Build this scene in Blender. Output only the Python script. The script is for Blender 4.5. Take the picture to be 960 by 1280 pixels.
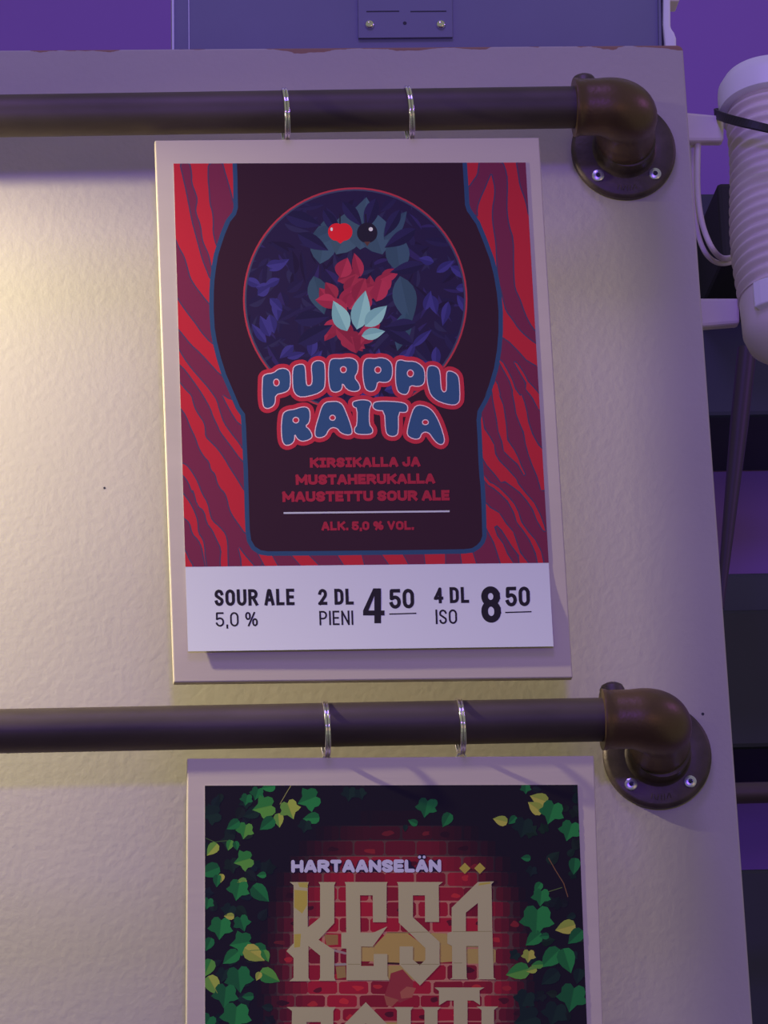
import bpy, bmesh, math, random
from mathutils import Vector, Matrix
from mathutils.geometry import tessellate_polygon, delaunay_2d_cdt

for o in list(bpy.data.objects):
    bpy.data.objects.remove(o)
S = bpy.context.scene
COL = S.collection
PI = math.pi

# ------------------------------------------------------------------ camera
W, H = 960, 1280
PITCH, YAW, ROLL, FPX = 0.2950, 0.1025, -0.0480, 5909.4
CAM = Vector((-0.2566, -2.6524, 1.4396))
_f = Vector((math.sin(YAW) * math.cos(PITCH), math.cos(YAW) * math.cos(PITCH), math.sin(PITCH)))
_r = Vector((math.cos(YAW), -math.sin(YAW), 0))
_u = _r.cross(_f)
RT = _r * math.cos(ROLL) + _u * math.sin(ROLL)
UP = -_r * math.sin(ROLL) + _u * math.cos(ROLL)
cam = bpy.data.cameras.new('camera')
cam.sensor_fit = 'VERTICAL'
cam.sensor_height = 36.0
cam.lens = FPX * 36.0 / H
cam.clip_start = 0.05
cam.clip_end = 50
camo = bpy.data.objects.new('camera', cam)
COL.objects.link(camo)
m = Matrix((RT, UP, -_f)).transposed().to_4x4()
m.translation = CAM
camo.matrix_world = m
S.camera = camo


def at(x, y, Y=0.0):
    """point of the photograph (pixels) on the upright plane at depth Y"""
    d = _f + RT * ((x - 480) / FPX) - UP * ((y - 640) / FPX)
    return CAM + d * ((Y - CAM.y) / d.y)


# ------------------------------------------------------------------ light
S.view_settings.view_transform = 'Standard'
S.view_settings.look = 'None'
S.view_settings.exposure = 0.0
S.view_settings.gamma = 1.0
S.view_settings.use_curve_mapping = False
wd = bpy.data.worlds.new('room_ambience')
S.world = wd
wd.use_nodes = True
bg = wd.node_tree.nodes['Background']
bg.inputs[0].default_value = (0.90, 0.94, 0.66, 1)
bg.inputs[1].default_value = 0.235


def area(name, loc, target, sx, sy, col, en):
    l = bpy.data.lights.new(name, 'AREA')
    l.shape = 'RECTANGLE'
    l.size, l.size_y = sx, sy
    l.color = col
    l.energy = en
    o = bpy.data.objects.new(name, l)
    COL.objects.link(o)
    o.location = loc
    o.rotation_euler = (Vector(target) - Vector(loc)).to_track_quat('-Z', 'Y').to_euler()
    return o


def point(name, loc, rad, col, en):
    l = bpy.data.lights.new(name, 'POINT')
    l.shadow_soft_size = rad
    l.color = col
    l.energy = en
    o = bpy.data.objects.new(name, l)
    COL.objects.link(o)
    o.location = loc
    return o


def spot(name, loc, target, rad, angle, blend, col, en):
    l = bpy.data.lights.new(name, 'SPOT')
    l.shadow_soft_size = rad
    l.spot_size = math.radians(angle)
    l.spot_blend = blend
    l.color = col
    l.energy = en
    o = bpy.data.objects.new(name, l)
    COL.objects.link(o)
    o.location = loc
    o.rotation_euler = (Vector(target) - Vector(loc)).to_track_quat('-Z', 'Y').to_euler()
    return o


area('violet_stage_light', (-0.25, -3.9, 2.32), (0.0, 0, 2.3), 0.22, 0.22, (0.19, 0.06, 1.0), 39)
area('ceiling_light', (-0.1, -1.0, 3.7), (0.0, 0, 2.2), 0.5, 0.4, (0.30, 0.16, 1.0), 9.0)
area('bar_light', (1.5, -2.2, 1.7), (0.1, 0, 2.3), 0.5, 0.4, (1.0, 0.55, 0.28), 1.6)
area('violet_wall_wash', (0.35, 0.62, 3.6), (0.35, 1.3, 2.7), 1.4, 0.2, (0.30, 0.10, 1.0), 1.5)
area('violet_side_fill', (1.35, -0.1, 2.85), (0.5, 1.3, 2.45), 0.25, 0.25, (0.50, 0.20, 1.0), 2.6)  # added fill without a known source, brightens the lower far wall and canister
spot('warm_lamp', (-0.56, -0.168, 2.466), (-0.12, 0, 2.12), 0.008, 88, 0.65, (1.0, 0.92, 0.60), 26)


# ------------------------------------------------------------------ helpers
def lin(c):
    c /= 255.0
    return c / 12.92 if c <= 0.04045 else ((c + 0.055) / 1.055) ** 2.4


PAPER_L = (lin(160), lin(152), lin(205))       # what white paper looks like in the photograph


def ink(r, g, b):
    """ink colour as printed on the paper, from its look under the violet light of the room"""
    return tuple(min(0.9, max(0.002, lin(v) / p * 0.67)) for v, p in zip((r, g, b), PAPER_L)) + (1.0,)


def tag(o, label=None, cat=None, group=None, kind=None):
    if label:
        o['label'] = label
    if cat:
        o['category'] = cat
    if group:
        o['group'] = group
    if kind:
        o['kind'] = kind
    return o


def empty(name, loc):
    o = bpy.data.objects.new(name, None)
    o.empty_display_size = 0.02
    COL.objects.link(o)
    o.location = loc
    return o


def link(name, me, mat=None, parent=None):
    o = bpy.data.objects.new(name, me)
    COL.objects.link(o)
    if mat:
        me.materials.append(mat)
    if parent is not None:
        o.parent = parent
        p, off = parent, Vector((0, 0, 0))
        while p is not None:
            off += p.location
            p = p.parent
        me.transform(Matrix.Translation(-off))
    return o


def fin(name, bm, mat, parent=None, smooth=False, bevel=0, seg=2, angle=40):
    me = bpy.data.meshes.new(name)
    bmesh.ops.recalc_face_normals(bm, faces=bm.faces)
    bm.to_mesh(me)
    bm.free()
    o = link(name, me, mat, parent)
    if smooth:
        for p in me.polygons:
            p.use_smooth = True
        me.set_sharp_from_angle(angle=math.radians(angle))
    if bevel:
        md = o.modifiers.new('bevel', 'BEVEL')
        md.width = bevel
        md.segments = seg
        md.limit_method = 'ANGLE'
        md.angle_limit = math.radians(35)
    return o


def add_box(bm, lo, hi):
    vs = [bm.verts.new((x, y, z)) for x in (lo[0], hi[0]) for y in (lo[1], hi[1]) for z in (lo[2], hi[2])]
    for f in ((0, 1, 3, 2), (4, 6, 7, 5), (0, 4, 5, 1), (2, 3, 7, 6), (0, 2, 6, 4), (1, 5, 7, 3)):
        bm.faces.new([vs[i] for i in f])


def add_slab(bm, pts, depth):
    """solid from a front outline (list of Vectors on one plane), pushed back by depth along +Y"""
    a = [bm.verts.new(p) for p in pts]
    b = [bm.verts.new(p + Vector((0, depth, 0))) for p in pts]
    bm.faces.new(a)
    bm.faces.new(b[::-1])
    n = len(a)
    for i in range(n):
        bm.faces.new((a[i], b[i], b[(i + 1) % n], a[(i + 1) % n]))


def frame_for(t):
    t = t.normalized()
    u = Vector((0, 0, 1)) if abs(t.z) < 0.9 else Vector((1, 0, 0))
    a = t.cross(u).normalized()
    return a, t.cross(a).normalized()


def add_tube(bm, pts, rad, n=20, closed=False, caps=True):
    """sweep a circle along pts with parallel transport; rad number or list"""
    pts = [Vector(p) for p in pts]
    k = len(pts)
    rads = rad if isinstance(rad, (list, tuple)) else [rad] * k
    rings = []
    a = None
    for i, p in enumerate(pts):
        if closed:
            t = (pts[(i + 1) % k] - pts[i - 1]).normalized()
        else:
            t = (pts[min(i + 1, k - 1)] - pts[max(i - 1, 0)]).normalized()
        if a is None:
            a, b = frame_for(t)
        else:
            a = (a - t * a.dot(t)).normalized()
            b = t.cross(a).normalized()
        rings.append([bm.verts.new(p + (a * math.cos(2 * PI * j / n) + b * math.sin(2 * PI * j / n)) * rads[i]) for j in range(n)])
    last = k if closed else k - 1
    for i in range(last):
        A, B = rings[i], rings[(i + 1) % k]
        for j in range(n):
            bm.faces.new((A[j], A[(j + 1) % n], B[(j + 1) % n], B[j]))
    if caps and not closed:
        bm.faces.new(rings[0][::-1])
        bm.faces.new(rings[-1])
    return rings


def add_lathe(bm, c, axis, prof, n=48, xdir=None):
    """prof: list of (radius, height along axis)"""
    axis = Vector(axis).normalized()
    a, b = frame_for(axis)
    c = Vector(c)
    rings = []
    for r, h in prof:
        if r < 1e-6:
            rings.append([bm.verts.new(c + axis * h)])
        else:
            rings.append([bm.verts.new(c + axis * h + (a * math.cos(2 * PI * j / n) + b * math.sin(2 * PI * j / n)) * r) for j in range(n)])
    for A, B in zip(rings, rings[1:]):
        for j in range(n):
            q = []
            for v in (A[j % len(A)], A[(j + 1) % len(A)], B[(j + 1) % len(B)], B[j % len(B)]):
                if v not in q:
                    q.append(v)
            if len(q) > 2:
                bm.faces.new(q)


# ------------------------------------------------------------------ materials
def mat(name, col, rough=0.5, metal=0.0, bump=0.0, bscale=200.0, var=0.0, vscale=30.0, spec=0.5, stretch=None):
    M = bpy.data.materials.new(name)
    M.use_nodes = True
    nt = M.node_tree
    b = nt.nodes['Principled BSDF']
    b.inputs['Base Color'].default_value = (*col, 1)
    b.inputs['Roughness'].default_value = rough
    b.inputs['Metallic'].default_value = metal
    b.inputs['Specular IOR Level'].default_value = spec
    tc = nt.nodes.new('ShaderNodeTexCoord')
    src = tc.outputs['Object']
    if stretch:
        mp = nt.nodes.new('ShaderNodeMapping')
        mp.inputs['Scale'].default_value = stretch
        nt.links.new(src, mp.inputs['Vector'])
        src = mp.outputs[0]
    if var:
        n = nt.nodes.new('ShaderNodeTexNoise')
        n.inputs['Scale'].default_value = vscale
        n.inputs['Detail'].default_value = 5
        nt.links.new(src, n.inputs['Vector'])
        r = nt.nodes.new('ShaderNodeValToRGB')
        r.color_ramp.elements[0].position = 0.3
        r.color_ramp.elements[1].position = 0.7
        r.color_ramp.elements[0].color = (*[c * (1 - var) for c in col], 1)
        r.color_ramp.elements[1].color = (*[min(1, c * (1 + var)) for c in col], 1)
        nt.links.new(n.outputs['Fac'], r.inputs['Fac'])
        nt.links.new(r.outputs['Color'], b.inputs['Base Color'])
    if bump:
        n2 = nt.nodes.new('ShaderNodeTexNoise')
        n2.inputs['Scale'].default_value = bscale
        n2.inputs['Detail'].default_value = 4
        nt.links.new(src, n2.inputs['Vector'])
        bp = nt.nodes.new('ShaderNodeBump')
        bp.inputs['Strength'].default_value = bump
        bp.inputs['Distance'].default_value = 0.001
        nt.links.new(n2.outputs['Fac'], bp.inputs['Height'])
        nt.links.new(bp.outputs[0], b.inputs['Normal'])
    return M


M_panel = mat('cream_wall_paint', (0.45, 0.40, 0.35), 0.62, bump=0.30, bscale=210, var=0.03, vscale=9, spec=0.25)
M_board = mat('pale_painted_plywood', (0.575, 0.485, 0.385), 0.55, bump=0.10, bscale=60, var=0.04, vscale=14, spec=0.3, stretch=(0.25, 1, 3))
M_paper = mat('white_paper', (0.70, 0.70, 0.72), 0.5, spec=0.3)
M_pipe = mat('dark_bronze_pipe', (0.085, 0.062, 0.055), 0.55, 0.5, bump=0.05, bscale=250, var=0.3, vscale=35, stretch=(0.3, 1, 1))
M_elbow = mat('aged_bronze_casting', (0.125, 0.072, 0.045), 0.40, 0.6, bump=0.12, bscale=500, var=0.10, vscale=60)
M_flange = mat('dark_bronze_flange', (0.085, 0.060, 0.056), 0.5, 0.5, bump=0.15, bscale=420, var=0.3, vscale=70)
M_chrome = mat('polished_chrome', (0.86, 0.81, 0.93), 0.08, 1.0)
M_screw = mat('zinc_screw', (0.62, 0.62, 0.70), 0.3, 0.8)
M_dark = mat('dark_recess', (0.02, 0.02, 0.025), 0.6)
M_sheet = mat('grey_metal_sheet', (0.17, 0.165, 0.24), 0.55, 0.1, bump=0.04, bscale=120, var=0.05, vscale=12)
M_edge = mat('bright_cut_edge', (0.62, 0.60, 0.66), 0.4, 0.3)
M_plastic = mat('white_plastic', (0.80, 0.78, 0.76), 0.42, bump=0.03, bscale=80)
M_ribbed = mat('off_white_ribbed_plastic', (0.74, 0.66, 0.57), 0.5, bump=0.04, bscale=80, var=0.04, vscale=25)
M_black = mat('black_strap_and_gap', (0.012, 0.011, 0.013), 0.6)
M_wall = mat('violet_wall_paint', (0.27, 0.135, 0.44), 0.8, bump=0.1, bscale=60, var=0.03, vscale=5)
M_floor = mat('dark_floor', (0.10, 0.08, 0.07), 0.6, var=0.2, vscale=4)
M_navy = mat('dark_navy_laminate', (0.030, 0.034, 0.055), 0.6, var=0.15, vscale=6)
M_char = mat('charcoal_laminate', (0.014, 0.017, 0.018), 0.6, var=0.2, vscale=8)
M_blackbox = mat('matt_black_cabinet', (0.012, 0.011, 0.012), 0.75, bump=0.1, bscale=300)
M_plum = mat('dark_plum_metal', (0.055, 0.03, 0.075), 0.5, 0.3)

# painted panel: chipped edge where the brown wood shows along the top
nt = M_panel.node_tree
b = nt.nodes['Principled BSDF']
geo = nt.nodes.new('ShaderNodeNewGeometry')
sep = nt.nodes.new('ShaderNodeSeparateXYZ')
nt.links.new(geo.outputs['Position'], sep.inputs[0])
nz = nt.nodes.new('ShaderNodeTexNoise')
nz.inputs['Scale'].default_value = 26
nz.inputs['Detail'].default_value = 5
mpn = nt.nodes.new('ShaderNodeMapping')
mpn.inputs['Scale'].default_value = (1, 1, 3)
nt.links.new(geo.outputs['Position'], mpn.inputs['Vector'])
nt.links.new(mpn.outputs[0], nz.inputs['Vector'])
PANEL_TOP = at(420, 59.5).z
mul = nt.nodes.new('ShaderNodeMath'); mul.operation = 'MULTIPLY_ADD'
mul.inputs[1].default_value = 0.016
mul.inputs[2].default_value = PANEL_TOP - 0.0088
nt.links.new(nz.outputs['Fac'], mul.inputs[0])
sub = nt.nodes.new('ShaderNodeMath'); sub.operation = 'GREATER_THAN'
nt.links.new(sep.outputs['Z'], sub.inputs[0])
nt.links.new(mul.outputs[0], sub.inputs[1])
mx = nt.nodes.new('ShaderNodeMixRGB')
mx.inputs[2].default_value = (0.30, 0.17, 0.11, 1)
old = b.inputs['Base Color'].links[0].from_socket
nt.links.new(sub.outputs[0], mx.inputs[0])
nt.links.new(old, mx.inputs[1])
nt.links.new(mx.outputs[0], b.inputs['Base Color'])

M_print = bpy.data.materials.new('printed_ink')
M_print.use_nodes = True
nt = M_print.node_tree
b = nt.nodes['Principled BSDF']
b.inputs['Roughness'].default_value = 0.5
b.inputs['Specular IOR Level'].default_value = 0.12
ca = nt.nodes.new('ShaderNodeVertexColor')
ca.layer_name = 'ink'
nt.links.new(ca.outputs['Color'], b.inputs['Base Color'])

# ------------------------------------------------------------------ back of the room
WB = 1.3                                    # depth of the far wall


def rect_px(bm, x0, y0, x1, y1, Y, depth):
    add_slab(bm, [at(x0, y0, Y), at(x1, y0, Y), at(x1, y1, Y), at(x0, y1, Y)], depth)


bm = bmesh.new()
c = at(480, 640, WB)
add_box(bm, (-2.0, WB, 0.0), (2.2, WB + 0.1, 3.9))
tag(fin('wall_back', bm, M_wall), kind='structure')


bm = bmesh.new()
add_box(bm, (-2.0, -3.6, -0.1), (2.2, WB + 0.1, 0.0))
tag(fin('floor', bm, M_floor), kind='structure')


def upright_box(name, x0, y0, x1, y1, Y, depth, material, bevel=0.004):
    p, q = at(x0, y0, Y), at(x1, y1, Y)
    bm = bmesh.new()
    add_box(bm, (p.x, Y, q.z), (q.x, Y + depth, p.z))
    return fin(name, bm, material, bevel=bevel)


tag(upright_box('wall_cupboard', 700, 243, 1150, 516, 1.14, 0.16, M_navy),
    'dark navy wall cupboard beyond the panel, just under the violet wall', 'cupboard')
tag(upright_box('loudspeaker', 896, 228, 990, 327, 0.99, 0.15, M_blackbox),
    'black box speaker on the dark cupboard, half behind the white ribbed canister', 'speaker')
tag(upright_box('wall_shelf', 700, 720, 1150, 768, 1.16, 0.14, M_navy),
    'dark blue shelf band on the far wall below the slanting pole', 'shelf')
tag(upright_box('charcoal_cabinet', 700, 766, 1150, 930, 1.13, 0.17, M_char),
    'charcoal cabinet on the far wall, right below the dark blue shelf band', 'cabinet')
tag(upright_box('back_counter', 700, 1092, 1200, 1420, 1.10, 0.20, M_char),
    'charcoal back counter at the lower right edge, beyond the cream panel', 'counter')

p0, p1 = at(934, 436, 0.72), at(900, 760, 0.72)
bm = bmesh.new()
add_tube(bm, [p0, p0.lerp(p1, 0.3), p0.lerp(p1, 0.65), p1], [0.0075, 0.007, 0.005, 0.003], 18)
tag(fin('slanting_pole', bm, M_plum, smooth=True),
    'thin dark plum pole slanting down behind the panel, below the ribbed canister', 'pole')

# a further rail of the same kind, on the far side
t = empty('far_rail', at(960, 991, 0.55))
tag(t, 'dark pipe rail far behind the panel, its lower edge catching amber light', 'pipe rail')
bm = bmesh.new()
z = at(940, 991, 0.55)
add_tube(bm, [(z.x - 0.35, 0.55, z.z), (z.x + 0.4, 0.55, z.z)], 0.0075, 24)
fin('pipe', bm, M_pipe, t, smooth=True)
for dx in (-0.3, 0.35):
    bm = bmesh.new()
    add_tube(bm, [(z.x + dx, 0.55, z.z), (z.x + dx, WB, z.z)], 0.006, 16)
    fin('bracket', bm, M_pipe, t, smooth=True)

# ------------------------------------------------------------------ metal sheet behind the panel top
SY = 0.06
t = empty('metal_sheet', at(520, 40, SY))
tag(t, 'flat grey metal sheet rising behind the top of the cream panel', 'metal sheet')
bm = bmesh.new()
add_slab(bm, [at(217, -60, SY), at(823, -60, SY), at(826, 90, SY), at(217, 90, SY)], 0.006)
fin('sheet', bm, M_sheet, t, bevel=0.0006)
bm = bmesh.new()
add_slab(bm, [at(214.5, -60, SY - 0.002), at(217.2, -60, SY - 0.002), at(217.8, 90, SY - 0.002), at(215.2, 90, SY - 0.002)], 0.012)
tag(fin('edge_strip', bm, M_edge, t), 'bright narrow left edge of the sheet')
bm = bmesh.new()
add_slab(bm, [at(235, -60, SY - 0.0006), at(236, -60, SY - 0.0006), at(237, 90, SY - 0.0006), at(236, 90, SY - 0.0006)], 0.0006)
fin('fold_line', bm, M_edge, t)
bm = bmesh.new()
add_slab(bm, [at(822, -60, SY - 0.003), at(825.5, -60, SY - 0.003), at(828.5, 90, SY - 0.003), at(824, 90, SY - 0.003)], 0.012)
fin('rolled_edge', bm, M_sheet, t, bevel=0.0008)
bm = bmesh.new()
add_slab(bm, [at(825.5, -60, SY), at(828.6, -60, SY), at(831.5, 90, SY), at(828.5, 90, SY)], 0.012)  # black strip in place of the shaded gap between sheet and post
tag(fin('gap_strip', bm, M_black, t), 'black strip standing in for the dark gap along the right edge')
PY = SY - 0.0022
pl = None
bm = bmesh.new()
add_slab(bm, [at(447, -40, PY), at(565, -40, PY), at(566, 46.5, PY), at(448, 47.5, PY)], 0.0022)
pl = fin('fixing_plate', bm, M_sheet, t, bevel=0.0003)
tag(pl, 'thin screwed-on plate of the same grey metal')
for (sx, sy) in ((462, 31), (551, 31)):
    bm = bmesh.new()
    c = at(sx, sy, PY)
    add_lathe(bm, c, (0, -1, 0), [(0.0, -0.0005), (0.0030, -0.0005), (0.0030, 0.0007), (0.0022, 0.0018), (0.0012, 0.0021), (0.0011, 0.0012), (0, 0.0012)], 24)
    fin('screw', bm, M_chrome, pl, smooth=True)
bm = bmesh.new()
c = at(506, 29, PY)
add_lathe(bm, c, (0, -1, 0), [(0, 0.0001), (0.0012, 0.0001), (0.0012, -0.0002), (0, -0.0002)], 16)
fin('small_hole', bm, M_dark, pl)
for x0, x1 in ((458, 499), (513, 558)):
    bm = bmesh.new()
    add_slab(bm, [at(x0, 13.6, PY - 0.0001), at(x1, 13.2, PY - 0.0001), at(x1, 14.8, PY - 0.0001), at(x0, 15.2, PY - 0.0001)], 0.0002)
    fin('slot', bm, M_dark, pl)

# white plastic post with a flared foot, right of the sheet
t = empty('white_post', at(836, 56, 0.065))
tag(t, 'white plastic post with a bulging foot at the panel top right corner', 'post')
bm = bmesh.new()
out = [(830, -60), (838, -60), (838.5, 34), (843, 40), (845.5, 47), (846, 100), (834, 100), (831, 52), (829, 30)]
add_slab(bm, [at(x, y, 0.055) for x, y in out], 0.05)
fin('post_body', bm, M_plastic, t, bevel=0.0015)
bm = bmesh.new()
c = at(842, -2, 0.068)
add_box(bm, (c.x - 0.004, 0.062, at(842, 6, 0.068).z), (c.x + 0.0027, 0.08, at(842, -40, 0.068).z))
tag(fin('catch', bm, M_ribbed, t, bevel=0.001), 'small beige catch on the right side of the post')

# ------------------------------------------------------------------ the cream panel
TR, BR = at(853.5, 56), at(941, 1280)
dn = (BR - TR)
BR2 = TR + dn * 1.25
TL = at(0, 62.5)
dl = (TL - TR)
TL2 = TR + dl * 2.6
bm = bmesh.new()
k = 0.0035
rc = [TR + dl.normalized() * k * (1 - math.sin(a)) + dn.normalized() * k * (1 - math.cos(a)) for a in (0, PI / 6, PI / 3, PI / 2)]
pts = [TL2] + rc + [BR2, Vector((TL2.x, 0, BR2.z))]
add_slab(bm, pts, 0.03)
tag(fin('display_panel', bm, M_panel, bevel=0.0012),
    'big cream painted upright panel with chipped top edge carrying both pipe rails', 'panel')

panel = bpy.data.objects['display_panel']
for (x, y, r) in ((130.5, 610, 0.0007), (878.5, 892.5, 0.0009)):
    bm = bmesh.new()
    add_lathe(bm, at(x, y), (0, -1, 0), [(0, 0.0001), (r, 0.0001), (r, -0.001), (0, -0.001)], 12)
    fin('nail_hole', bm, M_dark, panel)

# ------------------------------------------------------------------ pipe rails
DP = 0.0671
R_PIPE, R_COL, R_FL = 0.01255, 0.0172, 0.0318


def add_screw(parent, c, rot):
    bm = bmesh.new()
    prof = [(0.0, -0.001), (0.0036, -0.001), (0.0038, 0.0002), (0.0036, 0.0010), (0.0026, 0.0015), (0.0015, 0.0016), (0.0013, 0.0005), (0, 0.0005)]
    add_lathe(bm, c, (0, -1, 0), prof, 24)
    s = fin('screw', bm, M_screw, parent, smooth=True)
    bm = bmesh.new()
    n = 12
    star = []
    for i in range(n):
        r = 0.0015 if i % 2 == 0 else 0.0010
        a = rot + 2 * PI * i / n
        star.append(Vector((c[0] + r * math.cos(a), c[1] - 0.0011, c[2] + r * math.sin(a))))
    add_slab(bm, star, 0.0008)
    fin('drive_recess', bm, M_dark, s)


def pipe_rail(axis_px, flange_px, collar_x, pipe_left_px, label):
    A = at(*axis_px, -DP)                  # where pipe axis and elbow leg meet
    Fc = at(*flange_px, 0)
    t = empty('pipe_rail', Fc)
    tag(t, label, 'pipe rail')
    Pl = at(*pipe_left_px, -DP)
    d = (A - Pl).normalized()              # pipe direction
    xc = at(collar_x, axis_px[1], -DP).x
    s = (A.x - xc) / d.x
    bm = bmesh.new()
    start = A - d * (A.x + 0.95)
    add_tube(bm, [start, A - d * (s - 0.012)], R_PIPE, 40)
    fin('pipe', bm, M_pipe, t, smooth=True)
    # elbow: collar, bend, leg
    leg = (Fc - A).normalized()
    RB = 0.0195
    path = [A - d * s, A - d * (s - 0.0022), A - d * (s - 0.003), A - d * ((s + RB) / 2)]
    rads = [R_COL * 1.02, R_COL * 1.02, R_COL * 0.985, R_COL * 0.985]
    cb = A - d * RB + leg * RB
    for i in range(15):
        a = PI / 2 * i / 14
        path.append(cb + (-leg * math.cos(a) + d * math.sin(a)) * RB)
        rads.append(R_COL * (0.985 + 0.10 * math.sin(2 * a)))
    for q in (0.030, 0.040, 0.0455):
        path.append(A + leg * q)
        rads.append(R_COL * (0.985 if q < 0.035 else 1.02))
    path += [A + leg * 0.0462, A + leg * 0.0464, A + leg * 0.050]
    rads += [R_COL * 0.99, R_COL * 0.90, R_COL * 0.90]
    bm = bmesh.new()
    add_tube(bm, path, rads, 48)
    el = fin('elbow', bm, M_elbow, t, smooth=True, angle=50)
    # rounded lug on the upper back of the collar
    bm = bmesh.new()
    c0 = A - d * (s - 0.0078) + Vector((0, 0.006, R_COL * 0.75))
    add_lathe(bm, c0, (0, 0.12, 1), [(0.0072, 0), (0.0072, 0.0065), (0.0062, 0.0085), (0.004, 0.0098), (0, 0.0102)], 28)
    fin('lug', bm, M_flange, el, smooth=True)
    # flange with its hub
    bm = bmesh.new()
    prof = [(0, -0.0004), (R_FL - 0.0006, -0.0004), (R_FL, 0.0012), (R_FL, 0.0044), (R_FL - 0.0010, 0.0058), (R_FL - 0.0025, 0.0064), (0.0196, 0.0066),
            (0.0186, 0.0074), (0.0178, 0.0100), (0.0172, 0.0205), (0.0150, 0.0210), (0, 0.0210)]
    add_lathe(bm, Fc, (0, -1, 0), prof, 72)
    fl = fin('flange', bm, M_flange, t, smooth=True, angle=35)
    # worn raised casting marks below the hub
    bm = bmesh.new()
    for i, (dx, tilt, hh) in enumerate(((-.0052, .0004, .0016), (-.0034, -.0003, .0016), (-.0016, .0005, .0017), (.0004, 0, .0018), (.0022, 0, .0018), (.0042, .0006, .0016), (.0056, -.0005, .0016))):
        c0 = Vector((Fc.x + dx, -0.0064, Fc.z - 0.0258 + 0.6 * dx * dx / 0.02))
        add_tube(bm, [c0 + Vector((-tilt, 0, -hh)), c0 + Vector((tilt, 0, hh))], 0.00032, 6)
    fin('casting_mark', bm, M_flange, fl)
    for k in range(4):
        a = PI / 4 + k * PI / 2 + 0.02
        add_screw(fl, (Fc.x + 0.0246 * math.cos(a), -0.0066, Fc.z + 0.0246 * math.sin(a)), 0.3 * k)
    return A, d


A1, d1 = pipe_rail((788.3, 133), (778.5, 190), 717.5, (0, 145),
                   'upper bronze pipe rail with elbow and round flange, behind the striped price poster')
A2, d2 = pipe_rail((830, 898), (820.6, 946), 752.5, (0, 914),
                   'lower bronze pipe rail with elbow and round flange, between the two posters')

# ------------------------------------------------------------------ split rings on the pipes
RR = 0.0163


def ring_at(px, py, A, d, lean, label):
    p = at(px, py, -DP)
    tt = (p.x - A.x) / d.x
    c = A + d * tt - Vector((0, 0, RR - R_PIPE - 0.0007))
    t = empty('split_ring', c)
    tag(t, label, 'ring', None)
    for off in (-0.00085, 0.00085):
        bm = bmesh.new()
        pts = []
        for i in range(56):
            a = 2 * PI * i / 56
            pts.append(c + Vector((off - 0.6 * lean * RR * math.sin(a), -RR * math.cos(a), RR * math.sin(a))))
        add_tube(bm, pts, 0.00080, 10, closed=True)
        fin('wire_coil', bm, M_chrome, t, smooth=True)
    return c


rings = [
    ring_at(356, 140, A1, d1, 0.05, 'left chrome split ring on the upper pipe, above the striped poster'),
    ring_at(510.5, 140, A1, d1, 0.09, 'right chrome split ring on the upper pipe, above the striped poster'),
    ring_at(406.5, 908, A2, d2, 0.03, 'left chrome split ring on the lower pipe, above the ivy poster'),
    ring_at(574.5, 906, A2, d2, 0.05, 'right chrome split ring on the lower pipe, above the ivy poster'),
]


# ------------------------------------------------------------------ flat printed artwork
def inside_clip(poly, clip):
    """Sutherland-Hodgman: poly against a convex clip polygon (pixels, clockwise on screen)"""
    out = poly
    n = len(clip)
    for i in range(n):
        a, b = clip[i], clip[(i + 1) % n]
        ex, ey = b[0] - a[0], b[1] - a[1]
        side = lambda p: ex * (p[1] - a[1]) - ey * (p[0] - a[0])
        src, out = out, []
        for j in range(len(src)):
            p, q = src[j], src[(j + 1) % len(src)]
            sp, sq = side(p), side(q)
            if sp >= 0:
                out.append(p)
            if (sp >= 0) != (sq >= 0):
                t = sp / (sp - sq)
                out.append((p[0] + (q[0] - p[0]) * t, p[1] + (q[1] - p[1]) * t))
        if len(out) < 3:
            return []
    return out


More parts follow.
